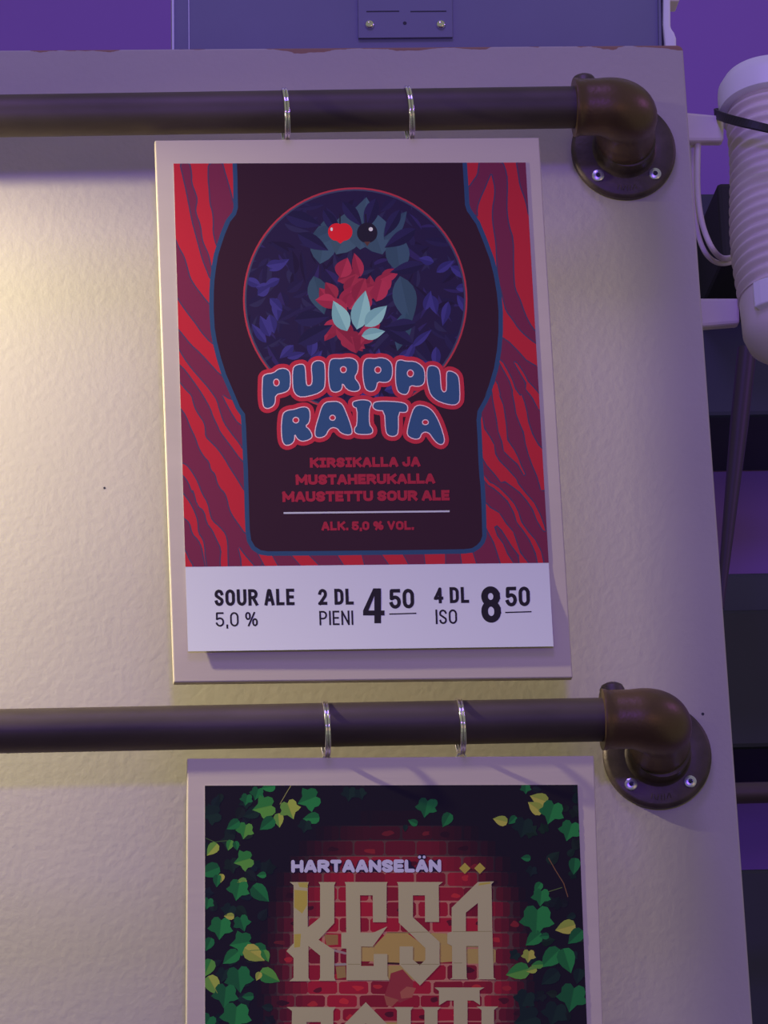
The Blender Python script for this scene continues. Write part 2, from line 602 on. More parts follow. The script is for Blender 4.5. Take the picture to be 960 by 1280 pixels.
class Art:
    """flat artwork: shapes are collected in painting order, then cut into one layer of faces that never overlap"""

    def __init__(self, Y, clip, lift=None):
        self.Y, self.clip, self.lift = Y, clip, lift
        self.v, self.f, self.c, self.pr = [], [], [], []
        self.layer = 1

    def face(self, poly, col, clip=None):
        poly = inside_clip(poly, self.clip)
        if poly and clip:
            poly = inside_clip(poly, clip)
        if len(poly) < 3:
            return
        ar = sum(poly[i - 1][0] * poly[i][1] - poly[i][0] * poly[i - 1][1] for i in range(len(poly)))
        if abs(ar) < 1e-4:
            return
        if ar < 0:
            poly = poly[::-1]
        i0 = len(self.v)
        self.v += [(x, y) for x, y in poly]
        self.f.append(list(range(i0, i0 + len(poly))))
        self.c.append(col)
        self.pr.append((self.layer, len(self.pr)))

    def fill(self, poly, col, holes=(), clip=None):
        jx, jy = self.jit()
        poly = [(x + jx, y + jy) for x, y in poly]
        holes = [[(x + jx, y + jy) for x, y in h] for h in holes]
        loops = [[Vector((x, y, 0)) for x, y in l] for l in [poly] + list(holes)]
        flat = [p for l in loops for p in l]
        for t in tessellate_polygon(loops):
            tri = [(flat[i].x, flat[i].y) for i in t]
            self.face(tri, col, clip)

    def ribbon(self, pts, w, col, closed=False, cap='round', clip=None):
        h = w / 2
        jx, jy = self.jit()
        pts = [(x + jx, y + jy) for x, y in pts]
        n = len(pts)
        segs = [(pts[i], pts[(i + 1) % n]) for i in range(n if closed else n - 1)]
        for k, (p, q) in enumerate(segs):
            dx, dy = q[0] - p[0], q[1] - p[1]
            L = math.hypot(dx, dy)
            if L < 1e-6:
                continue
            dx, dy = dx / L, dy / L
            if cap == 'square' and not closed:
                if k == 0:
                    p = (p[0] - dx * h, p[1] - dy * h)
                if k == len(segs) - 1:
                    q = (q[0] + dx * h, q[1] + dy * h)
            nx, ny = -dy * h, dx * h
            self.face([(p[0] + nx, p[1] + ny), (q[0] + nx, q[1] + ny), (q[0] - nx, q[1] - ny), (p[0] - nx, p[1] - ny)], col, clip)
        rng = range(n) if (closed or cap == 'round') else range(1, n - 1)
        for i in rng:
            self.disc(pts[i], h, col, 8 if h < 3 else 14, clip)

    def disc(self, c, r, col, n=24, clip=None, ry=None):
        ry = ry or r
        self.face([(c[0] + r * math.cos(2 * PI * i / n), c[1] + ry * math.sin(2 * PI * i / n)) for i in range(n)], col, clip)

    def jit(self):
        # a few thousandths of a pixel, so that no two outlines coincide exactly
        self.k = (getattr(self, 'k', 0) * 7 + 13) % 101
        return (self.k - 50) * 0.00021, ((self.k * 37) % 101 - 50) * 0.00021

    def up(self):
        self.layer += 1

    def build(self, name, parent):
        vs, es, fs, ov_, oe, of = delaunay_2d_cdt([Vector(p) for p in self.v], [], self.f, 0, 1e-4)
        # painter's order: every cut piece takes the topmost shape that covers its centre
        cell, grid = 6.0, {}
        for i, f in enumerate(self.f):
            xs = [self.v[j][0] for j in f]
            ys = [self.v[j][1] for j in f]
            for gx in range(int(min(xs) // cell), int(max(xs) // cell) + 1):
                for gy in range(int(min(ys) // cell), int(max(ys) // cell) + 1):
                    grid.setdefault((gx, gy), []).append(i)
        for k in grid:
            grid[k].sort(key=lambda i: self.pr[i], reverse=True)
        faces, cols = [], []
        for f in fs:
            x = sum(vs[j].x for j in f) / len(f)
            y = sum(vs[j].y for j in f) / len(f)
            for i in grid.get((int(x // cell), int(y // cell)), ()):
                q = [self.v[j] for j in self.f[i]]
                if all((q[k][0] - q[k - 1][0]) * (y - q[k - 1][1]) - (q[k][1] - q[k - 1][1]) * (x - q[k - 1][0]) >= -1e-7 for k in range(len(q))):
                    faces.append(list(f))
                    cols.append(self.c[i])
                    break
        co = []
        for p in vs:
            Y = self.Y - 0.00005
            if self.lift:
                Y -= self.lift(p.x, p.y)
            co.append(at(p.x, p.y, Y))
        me = bpy.data.meshes.new(name)
        me.from_pydata(co, [], faces)
        ca_ = me.color_attributes.new('ink', 'FLOAT_COLOR', 'CORNER')
        for p, c in zip(me.polygons, cols):
            for li in p.loop_indices:
                ca_.data[li].color = c
        if me.polygons[0].normal.y > 0:
            me.flip_normals()
        return link(name, me, M_print, parent)


def zp(x0, y0, s, pts):
    return [(x0 + x / s, y0 + y / s) for x, y in pts]


def smooth_loop(pts, it=2):
    """Chaikin corner cutting of a closed loop"""
    for _ in range(it):
        out = []
        n = len(pts)
        for i in range(n):
            p, q = pts[i], pts[(i + 1) % n]
            out.append((p[0] * .75 + q[0] * .25, p[1] * .75 + q[1] * .25))
            out.append((p[0] * .25 + q[0] * .75, p[1] * .25 + q[1] * .75))
        pts = out
    return pts


def smooth_line(pts, it=2):
    for _ in range(it):
        out = [pts[0]]
        for p, q in zip(pts, pts[1:]):
            out.append((p[0] * .75 + q[0] * .25, p[1] * .75 + q[1] * .25))
            out.append((p[0] * .25 + q[0] * .75, p[1] * .25 + q[1] * .75))
        out.append(pts[-1])
        pts = out
    return pts


# ---- stroke lettering: skeletons in a unit box, y upwards
def arc(cx, cy, rx, ry, a0, a1, n=10):
    return [(cx + rx * math.cos(math.radians(a0 + (a1 - a0) * i / n)), cy + ry * math.sin(math.radians(a0 + (a1 - a0) * i / n))) for i in range(n + 1)]


def stadium(x0, x1, y0, y1, ry):
    cx, rx = (x0 + x1) / 2, (x1 - x0) / 2
    l = arc(cx, y1 - ry, rx, ry, 0, 180, 14) + arc(cx, y0 + ry, rx, ry, 180, 360, 14)
    return l + [l[0]]


GL = {
    'A': (1.0, [[(0, 0), (.42, 1), (.58, 1), (1, 0)], [(.17, .30), (.83, .30)]]),
    'D': (0.9, [[(0, 0), (0, 1)], [(0, 1), (.45, 1)] + arc(.45, .72, .55, .28, 90, 0) + arc(.45, .28, .55, .28, 0, -90) + [(0, 0)]]),
    'E': (0.75, [[(0, 0), (0, 1)], [(0, 1), (1, 1)], [(0, .5), (.88, .5)], [(0, 0), (1, 0)]]),
    'H': (0.95, [[(0, 0), (0, 1)], [(1, 0), (1, 1)], [(0, .5), (1, .5)]]),
    'I': (0.0, [[(0, 0), (0, 1)]]),
    'i': (0.6, [[(.5, 0), (.5, 1)], [(0, 1), (1, 1)], [(0, 0), (1, 0)]]),
    'J': (0.8, [[(1, 1), (1, .28)] + arc(.5, .28, .5, .28, 0, -180)]),
    'K': (0.95, [[(0, 0), (0, 1)], [(1, 1), (.1, .45)], [(.35, .6), (1, 0)]]),
    'L': (0.75, [[(0, 1), (0, 0)], [(0, 0), (1, 0)]]),
    'M': (1.25, [[(0, 0), (0, 1)], [(0, 1), (.5, .25), (1, 1)], [(1, 1), (1, 0)]]),
    'N': (0.95, [[(0, 0), (0, 1)], [(0, 1), (1, 0)], [(1, 0), (1, 1)]]),
    'O': (0.95, [stadium(0, 1, 0, 1, .30)]),
    'P': (0.9, [[(0, 0), (0, 1)], [(0, 1), (.5, 1)] + arc(.5, .73, .5, .27, 90, -90) + [(0, .46)]]),
    'R': (0.95, [[(0, 0), (0, 1)], [(0, 1), (.5, 1)] + arc(.5, .74, .48, .26, 90, -90) + [(0, .48)], [(.5, .48), (1, 0)]]),
    'S': (0.85, [arc(.5, .76, .5, .24, 10, 180) + [(.06, .64), (.5, .5), (.94, .36)] + arc(.5, .24, .5, .24, 0, -170)]),
    'T': (0.85, [[(.5, 0), (.5, 1)], [(0, 1), (1, 1)]]),
    'U': (0.95, [[(0, 1), (0, .28)] + arc(.5, .28, .5, .28, 180, 360) + [(1, 1)]]),
    'V': (0.95, [[(0, 1), (.5, 0), (1, 1)]]),
    '0': (0.85, [stadium(0, 1, 0, 1, .30)]),
    '2': (0.85, [arc(.5, .74, .5, .26, 170, 0) + [(.95, .58), (.5, .3), (0, 0)], [(0, 0), (1, 0)]]),
    '4': (0.9, [[(.75, 0), (.75, 1), (0, .28)], [(0, .28), (1, .28)]]),
    '5': (0.85, [[(.95, 1), (.08, 1), (.05, .52)] + arc(.5, .32, .5, .28, 130, 0) + arc(.5, .27, .5, .27, 0, -165)]),
    '8': (0.85, [stadium(.03, .97, .54, 1, .22), stadium(0, 1, 0, .54, .25)]),
    ',': (0.0, [[(0, .03), (-.0, -.16)]]),
    '.': (0.0, [[(0, 0), (0, .04)]]),
    '%': (1.35, [stadium(0, .36, .5, 1, .2), stadium(.64, 1, 0, .5, .2), [(.78, 1), (.22, 0)]]),
}


def text(art, s, p0, p1, h, sw, col, gap=0.16, space=0.5, aspect=0.62, cap='square', slant=-0.035):
    """write s so that its base line runs from p0 to p1 (pixels), cap height h, stroke sw"""
    adv, xs = 0.0, []
    for ch in s:
        if ch == ' ':
            adv += space * h
            continue
        g = GL['A' if ch == 'Ä' else ch]
        w = g[0] * aspect * h
        xs.append((ch, adv, w))
        adv += w + sw + gap * h * 0.6
    total = adv - gap * h * 0.6
    L = math.hypot(p1[0] - p0[0], p1[1] - p0[1])
    k = L / total
    ux, uy = (p1[0] - p0[0]) / L, (p1[1] - p0[1]) / L
    H_ = h - sw
    for ch, x0, w in xs:
        w = (w + sw) * k - sw if w > 0 else 0
        x0 = x0 * k + sw / 2
        if ch == 'Ä':
            for q in (.25, .75):
                x, y = x0 + q * w, h * 1.18
                art.disc((p0[0] + ux * x + slant * y, p0[1] + uy * x - y), sw * 0.42, col, 12)
            ch = 'A'
        for st in GL[ch][1]:
            pts = []
            for gx, gy in st:
                x, y = x0 + gx * w, sw / 2 + gy * H_
                pts.append((p0[0] + ux * x + slant * y, p0[1] + uy * x - y))
            art.ribbon(pts, sw, col, cap=cap)


# ------------------------------------------------------------------ menu boards
BT = 0.006                                   # board thickness
YB = -(DP + 0.003 + BT / 2)                  # front face of the boards


def hooks(par, cs, top_z):
    for c in cs:
        bm = bmesh.new()
        zc = c.z - RR
        pts = [Vector((c.x + 0.0026 * math.cos(2 * PI * i / 20), c.y, zc - 0.0012 + 0.0022 * math.sin(2 * PI * i / 20))) for i in range(20)]
        add_tube(bm, pts, 0.0006, 8, closed=True)
        add_tube(bm, [Vector((c.x, c.y, zc - 0.0036)), Vector((c.x, c.y, top_z - 0.004))], 0.0007, 8)
        fin('screw_eye', bm, M_chrome, par, smooth=True)


def board(corners, label, cs):
    P = [at(x, y, YB) for x, y in corners]
    t = empty('menu_board', (P[0] + P[1]) / 2)
    tag(t, label, 'menu board')
    bm = bmesh.new()
    add_slab(bm, P, BT)
    fin('backing_board', bm, M_board, t, bevel=0.0007)
    hooks(t, cs, (P[0].z + P[1].z) / 2)
    return t


def sheet_mesh(name, corners, Y, parent, lift=None, rows=90, thick=0.0002):
    tl, tr, br, bl = corners
    bm = bmesh.new()
    vs = []
    for i in range(rows + 1):
        v = i / rows
        row = []
        for j in range(5):
            u = j / 4
            x = (tl[0] * (1 - u) + tr[0] * u) * (1 - v) + (bl[0] * (1 - u) + br[0] * u) * v
            y = (tl[1] * (1 - u) + tr[1] * u) * (1 - v) + (bl[1] * (1 - u) + br[1] * u) * v
            row.append(bm.verts.new(at(x, y, Y - (lift(x, y) if lift else 0))))
        vs.append(row)
    for i in range(rows):
        for j in range(4):
            bm.faces.new((vs[i][j], vs[i + 1][j], vs[i + 1][j + 1], vs[i][j + 1]))
    ext = bmesh.ops.extrude_face_region(bm, geom=list(bm.faces))
    bmesh.ops.translate(bm, verts=[e for e in ext['geom'] if isinstance(e, bmesh.types.BMVert)], vec=(0, thick, 0))
    return fin(name, bm, M_paper, parent)


# ================================================================== upper board: striped poster with prices
UB = board([(193.4, 175.3), (674, 171.9), (716, 847), (217, 853)],
           'upper hanging board with the red and purple striped poster and black prices', rings[:2])
SHEET = [(216.9, 204.4), (657, 203.1), (691.9, 808), (235, 814.2)]
PIC = [(216.9, 204.4), (657, 203.1), (685.9, 703.5), (231.7, 708.5)]


def lift(x, y):
    v = max(0.0, (y - 700) / 110.0)
    return 0.0030 * v * v * (1.0 - 0.35 * max(0, 0.5 - (x - 235) / 457.0))


YP = YB - 0.0003
paper = sheet_mesh('poster_sheet', SHEET, YP, UB, lift)

RED = ink(146, 29, 52)
PUR = ink(92, 30, 68)
BLU = ink(58, 44, 88)
BOT = ink(41, 20, 40)
OUT = ink(36, 54, 106)

art = Art(YP, PIC, lift)
art.fill(PIC, RED)
Az = lambda p: zp(210, 200, 8, p)
Bz = lambda p: zp(210, 350, 8, p)
Cz = lambda p: zp(210, 500, 8, p)
Dz = lambda p: zp(210, 600, 8, p)
Ez = lambda p: zp(570, 195, 8, p)
Fz = lambda p: zp(570, 345, 8, p)
Gz = lambda p: zp(580, 490, 8, p)
Hz = lambda p: zp(580, 600, 8, p)

stripes = [
    Az([(115, 20), (150, 170), (185, 320), (215, 480), (240, 610), (275, 740), (310, 870), (345, 1000), (390, 1110), (420, 1190), (460, 1190), (430, 1060),
        (405, 940), (365, 860), (340, 790), (325, 650), (285, 550), (275, 490), (295, 400), (275, 330), (235, 230), (238, 140), (215, 20)]),
    Az([(405, 20), (400, 180), (412, 300), (420, 440), (445, 510), (455, 620), (450, 720), (480, 850), (520, 900), (720, 500), (660, 440), (640, 370),
        (600, 220), (560, 90), (545, 20)]),
    Az([(20, 700), (70, 780), (110, 880), (160, 960), (190, 1060), (220, 1180), (270, 1260)]) +
    Bz([(300, 100), (370, 190), (410, 240), (500, 300), (500, 660), (430, 630), (340, 530), (280, 440), (210, 350), (130, 240), (90, 170), (30, 100)]),
    Bz([(40, 430), (100, 490), (150, 550), (220, 640), (330, 740), (430, 850), (520, 950), (640, 1000), (800, 1290)]) +
    Cz([(850, 100), (850, 500), (745, 490), (720, 440), (640, 340), (560, 230), (520, 110), (490, 0)]) +
    Bz([(450, 1140), (390, 1060), (310, 970), (240, 890), (160, 780), (110, 690), (40, 600)]),
    Bz([(60, 800), (115, 850), (170, 900), (250, 1010), (320, 1110), (375, 1200)]) +
    Cz([(420, 80), (450, 170), (490, 250), (520, 320), (580, 400), (640, 480), (690, 550), (740, 610), (850, 700), (850, 960), (760, 900), (740, 870),
        (680, 770), (620, 680), (570, 590), (500, 490), (430, 420), (375, 365), (375, 290), (360, 220), (310, 150), (270, 80), (250, 10)]) +
    Bz([(235, 1150), (180, 1100), (125, 1030), (60, 960)]),
    Cz([(70, 20), (130, 90), (180, 160), (220, 270), (270, 370), (310, 490), (360, 570), (410, 620), (425, 700), (470, 740), (490, 830), (530, 900)]) +
    Dz([(560, 120), (590, 190), (610, 290), (650, 370), (710, 450), (770, 540), (900, 600), (1000, 700), (1000, 760), (900, 900), (605, 900), (600, 740),
        (600, 640), (580, 540), (520, 470), (440, 400), (420, 330), (400, 230), (340, 130), (300, 20)]) +
    Cz([(250, 730), (190, 650), (145, 630), (70, 590)]),
    Cz([(80, 700), (150, 755), (200, 820), (240, 930)]) +
    Dz([(250, 100), (290, 260), (360, 310), (385, 430), (440, 500), (480, 590), (530, 690), (520, 800), (525, 900), (395, 900), (370, 760), (370, 680),
        (350, 590), (305, 530), (300, 410), (270, 320), (220, 220), (150, 130), (90, 60)]),
    Dz([(100, 340), (170, 390), (215, 430), (240, 540), (300, 600), (335, 670), (355, 780), (380, 900), (265, 900), (240, 830), (210, 790), (180, 710), (100, 620)]),
    Ez([(235, 40), (225, 120), (215, 190), (170, 250), (130, 310), (60, 330), (60, 500), (215, 620), (210, 520), (240, 430), (290, 320), (330, 220), (355, 170),
        (370, 230), (390, 320), (385, 420), (365, 520), (365, 650), (385, 780), (400, 880), (405, 1000), (420, 1280)]) +
    Fz([(440, 100), (480, 270), (500, 350), (570, 440), (620, 520), (700, 600), (790, 670), (860, 700), (860, 600), (790, 550), (740, 480), (690, 380),
        (640, 230), (590, 130), (580, 20)]) +
    Ez([(575, 1100), (575, 830), (530, 700), (510, 560), (510, 450), (515, 300), (510, 180), (460, 40)]),
    Ez([(600, 40), (620, 160), (640, 300), (680, 400), (710, 500), (725, 600), (860, 660), (860, 40)]),
    Fz([(380, 590), (470, 620), (530, 660), (610, 740), (700, 840), (800, 900), (920, 950)]) +
    Hz([(1000, 900), (-200, 900), (-200, 690)]) + Fz([(200, 1200)]),
]
streaks = [          # red streaks lying over the purple
    Bz([(545, 1150), (600, 1190)]) + Cz([(640, 0), (690, 80), (735, 160), (738, 250), (690, 210), (640, 130), (575, 10)]),
    Dz([(705, 670), (740, 720), (780, 770), (850, 850), (880, 900), (740, 900), (735, 790)]),
    Fz([(430, 835), (470, 870), (520, 960), (560, 1040), (590, 1130), (640, 1200)]) +
    Gz([(575, 30), (600, 100), (625, 200), (640, 300), (680, 420), (740, 530), (790, 580), (860, 640), (860, 980), (770, 980), (760, 930), (730, 830), (690, 740), (650, 630), (620, 520),
        (600, 400), (560, 310), (525, 220), (510, 120), (490, 20)]) + Fz([(570, 1140), (540, 1050), (490, 960), (440, 870)]),
    Fz([(580, 860), (610, 875), (680, 980), (720, 1060), (760, 1100), (820, 1170), (900, 1280)]) +
    Gz([(820, 200), (745, 170), (690, 60), (640, -10)]) + Fz([(740, 1180), (700, 1130), (705, 1070), (650, 980)]),
    Fz([(395, 1050), (415, 1090), (440, 1200)]) +
    Gz([(340, 10), (390, 130), (405, 230), (420, 340), (430, 480), (500, 580), (540, 660), (570, 740), (610, 820), (600, 830), (540, 720), (470, 660), (400, 590), (385, 500), (345, 390),
        (330, 270), (300, 120), (285, 20)]) + Fz([(370, 1200), (360, 1130)]),
    Gz([(180, 240), (200, 370), (250, 440), (300, 530), (310, 620), (350, 690), (430, 770), (520, 870)]) +
    Hz([(540, 40), (620, 140), (700, 230), (760, 350), (800, 460), (815, 510), (790, 500), (730, 400), (690, 290), (620, 190), (560, 120), (480, 60), (410, 10)]) +
    Gz([(370, 900), (310, 820), (230, 730), (190, 660), (175, 500), (160, 300)]),
    Gz([(195, 830), (260, 910)]) +
    Hz([(290, 40), (350, 80), (440, 170), (500, 240), (540, 320), (570, 420), (640, 520), (710, 600), (770, 720), (800, 860), (745, 860), (720, 730), (660, 600), (600, 510),
        (530, 420), (500, 320), (440, 210), (360, 130), (300, 80), (240, 45), (205, 0)]),
    Hz([(210, 225), (260, 280), (350, 330), (420, 440), (490, 520), (530, 640), (560, 730), (640, 830), (660, 870), (560, 870), (550, 750), (480, 660), (430, 580), (380, 500),
        (330, 450), (300, 470), (330, 560), (390, 640), (430, 740), (490, 830), (500, 870), (380, 870), (340, 740), (300, 620), (240, 510), (205, 430)]),
]
zb = lambda p: zp(300, 660, 2.909, p)
bottom_reds = [zb(q) for q in (
    [(65, 90), (110, 90), (138, 140), (92, 140)], [(180, 90), (240, 90), (290, 140), (225, 140)], [(350, 90), (440, 90), (452, 140), (382, 140)],
    [(512, 90), (588, 90), (615, 140), (548, 140)], [(670, 88), (745, 88), (746, 140), (676, 140)], [(802, 88), (845, 88), (862, 140), (809, 140)])]
art.up()
for s in stripes:
    art.fill(s, PUR)
art.fill([(290, 685), (600, 680), (600, 715), (290, 715)], PUR)
art.up()
for s in stripes[:-1]:
    art.ribbon(smooth_loop(s, 1), 1.7, BLU, closed=True)
art.ribbon(stripes[-1][:6], 1.7, BLU)
art.up()
for s in streaks:
    art.ribbon(smooth_loop(s, 1), 3.4, BLU, closed=True)
for s in bottom_reds:
    art.ribbon(s, 2.6, BLU, closed=True)
art.up()
for s in streaks:
    art.fill(s, RED)
for s in bottom_reds:
    art.fill(s, RED)
# bottle silhouette
bottle = (Az([(690, -40), (690, 60), (695, 180), (699, 480), (680, 545), (620, 620), (570, 740), (530, 860), (500, 960), (480, 1080), (465, 1200)]) +
          Bz([(458, 120), (457, 300), (467, 480), (490, 620), (530, 780), (580, 940), (640, 1080), (720, 1270)]) +
          Cz([(770, 140), (780, 260), (790, 500), (800, 700), (805, 900)]) +
          Dz([(808, 180), (812, 350), (818, 500), (832, 600), (870, 665), (930, 703)]) +
          [(335, 689.2), (400, 688.8), (500, 687.8), (580, 686.5)] +
          Hz([(80, 682), (130, 650), (165, 610), (183, 560), (180, 430), (175, 250), (165, 60)]) +
          Gz([(155, 850), (145, 700), (135, 450), (125, 280), (135, 190), (190, 90), (235, 0)]) +
          Fz([(290, 1200), (330, 1090), (380, 920), (410, 740), (425, 560), (425, 350), (410, 180), (385, 30)]) +
          Ez([(375, 1180), (340, 1040), (270, 850), (200, 680), (110, 550), (90, 490), (80, 300), (65, 65), (60, -60)]))
art.up()
art.ribbon(bottle, 11.2, OUT, closed=True)
art.up()
art.fill(bottle, BOT)
# round picture: night foliage with a cherry and a blackcurrant
CC, CR = (444, 374.5), 139.5
cl = [(CC[0] + 136 * math.cos(2 * PI * i / 40), CC[1] + 135.5 * math.sin(2 * PI * i / 40)) for i in range(40)]
art.up()
art.disc(CC, CR + 0.8, ink(142, 40, 66), 80)
art.up()
art.disc(CC, CR - 1.4, ink(52, 52, 92), 80)
art.up()
art.disc(CC, CR - 3.4, ink(32, 22, 62), 80)
rnd = random.Random(7)


def leaf(c, L, w, ang, col, col2=None, clip=None):
    ca, sa = math.cos(ang), math.sin(ang)
    up_, dn_ = [], []
    for i in range(9):
        t = i / 8
        h = w * math.sin(PI * t ** 0.8) * 0.5
        up_.append((t * L, h))
        dn_.append((t * L, -h))
    f = lambda p: (c[0] + p[0] * ca - p[1] * sa, c[1] + p[0] * sa + p[1] * ca)
    a = [f(p) for p in up_]
    b2 = [f(p) for p in dn_]
    mid = [f((t[0], 0)) for t in up_]
    art_cur.fill(a + mid[::-1][1:-1], col, clip=clip)
    art_cur.fill(b2 + mid[::-1][1:-1], col2 or col, clip=clip)


art_cur = art
art.up()
for i in range(190):                         # dim leaves
    a = rnd.uniform(0, 2 * PI)
    r = 136 * math.sqrt(rnd.uniform(0.02, 1))
    c = (CC[0] + r * math.cos(a), CC[1] + r * math.sin(a))
    q = rnd.random()
    col = (ink(34, 26, 72), ink(41, 30, 88), ink(27, 18, 52), ink(38, 32, 76))[int(q * 4)]
    leaf(c, rnd.uniform(20, 44), rnd.uniform(7, 15), rnd.uniform(0, 2 * PI), col, ink(30, 22, 64), clip=cl)
    if i % 48 == 47:
        art.up()
art.up()
for (x, y, L, w, ang, col) in (             # teal leaves behind the fruit
        (400, 330, 60, 34, -1.4, (50, 66, 104)), (420, 318, 70, 40, -1.1, (54, 70, 106)), (450, 312, 66, 44, -1.45, (54, 70, 108)), (478, 318, 62, 40, -1.9, (52, 68, 106)),
        (500, 340, 56, 30, -1.7, (48, 64, 102)), (392, 345, 50, 26, 1.3, (46, 62, 98)), (500, 345, 62, 30, 1.35, (48, 64, 102)), (508, 390, 50, 22, 1.8, (46, 64, 102)),
        (388, 300, 44, 20, -.4, (46, 60, 98)), (480, 300, 46, 20, -.9, (46, 60, 98))):
    leaf((x, y), L, w, ang, ink(*col), ink(*[int(v * .93) for v in col]), clip=cl)
art.up()
for i in range(46):                          # brighter indigo leaves, mostly low and at the sides
    a = rnd.choice((rnd.uniform(-0.5, 1.0), rnd.uniform(2.2, 3.7), rnd.uniform(0.9, 2.2)))
    r = rnd.uniform(88, 128)
    c = (CC[0] + r * math.cos(a), CC[1] + r * math.sin(a))
    leaf(c, rnd.uniform(18, 34), rnd.uniform(8, 14), rnd.uniform(0, 2 * PI), ink(50, 42, 122), ink(41, 34, 104), clip=cl)
art.up()
rl = random.Random(3)
for i in range(34):                          # a bush of crimson leaves in the middle
    a = rl.uniform(-PI, 0) if i < 22 else rl.uniform(0.1, PI - 0.1)
    c = (446 + rl.uniform(-30, 30), (rl.uniform(345, 392) if i < 22 else rl.uniform(390, 425)))
    k = rl.uniform(0.85, 1.0)
    leaf(c, rl.uniform(22, 36) if i < 22 else rl.uniform(20, 32), rl.uniform(14, 22), a, ink(*[int(v * k) for v in (144, 40, 78)]), ink(*[int(v * k) for v in (124, 32, 68)]), clip=cl)
    if i % 5 == 4:
        art.up()
art.up()
for (x, y, ang, L, w) in ((434, 414, -2.0, 42, 22), (446, 412, -1.35, 50, 24), (456, 408, -.75, 38, 20), (452, 420, -.2, 30, 15)):
    leaf((x, y), L, w, ang, ink(116, 150, 184), ink(98, 132, 168), clip=cl)
art.up()
for (x, y, L, w, ang) in ((372, 292, 44, 18, .5), (356, 268, 48, 20, .3), (428, 252, 40, 16, .9), (470, 248, 42, 18, 1.9), (520, 286, 46, 18, 2.6), (530, 330, 44, 16, 2.9),
                          (368, 400, 44, 20, -.1), (372, 430, 50, 20, -.5), (516, 430, 44, 18, -2.6), (520, 404, 40, 16, 3.0), (404, 262, 40, 15, 1.0), (500, 262, 40, 15, 2.1)):
    leaf((x, y), L, w, ang, ink(34, 27, 76), ink(27, 21, 60), clip=cl)
art.up()
CH, BK, WHT = ink(176, 26, 44), ink(28, 22, 44), ink(176, 166, 206)
art.ribbon([(425, 284), (425, 268)], 1.6, BK)
art.ribbon([(458, 284), (457, 268)], 1.6, BK)
art.up()
art.disc((420.5, 290), 10.5, CH, 28, ry=11)
art.disc((430, 290), 10.5, CH, 28, ry=11)
art.fill([(414, 296), (436, 296), (425.5, 304.5)], CH)
art.disc((459, 291), 12.8, BK, 32)
art.up()
art.disc((414.5, 286.5), 1.6, WHT, 12, ry=2.3)
art.disc((463.5, 286.5), 2.6, WHT, 16)
art.fill([(455, 302), (463, 302), (459, 308)], ink(70, 44, 52))
picture = art.build('printed_picture', paper)

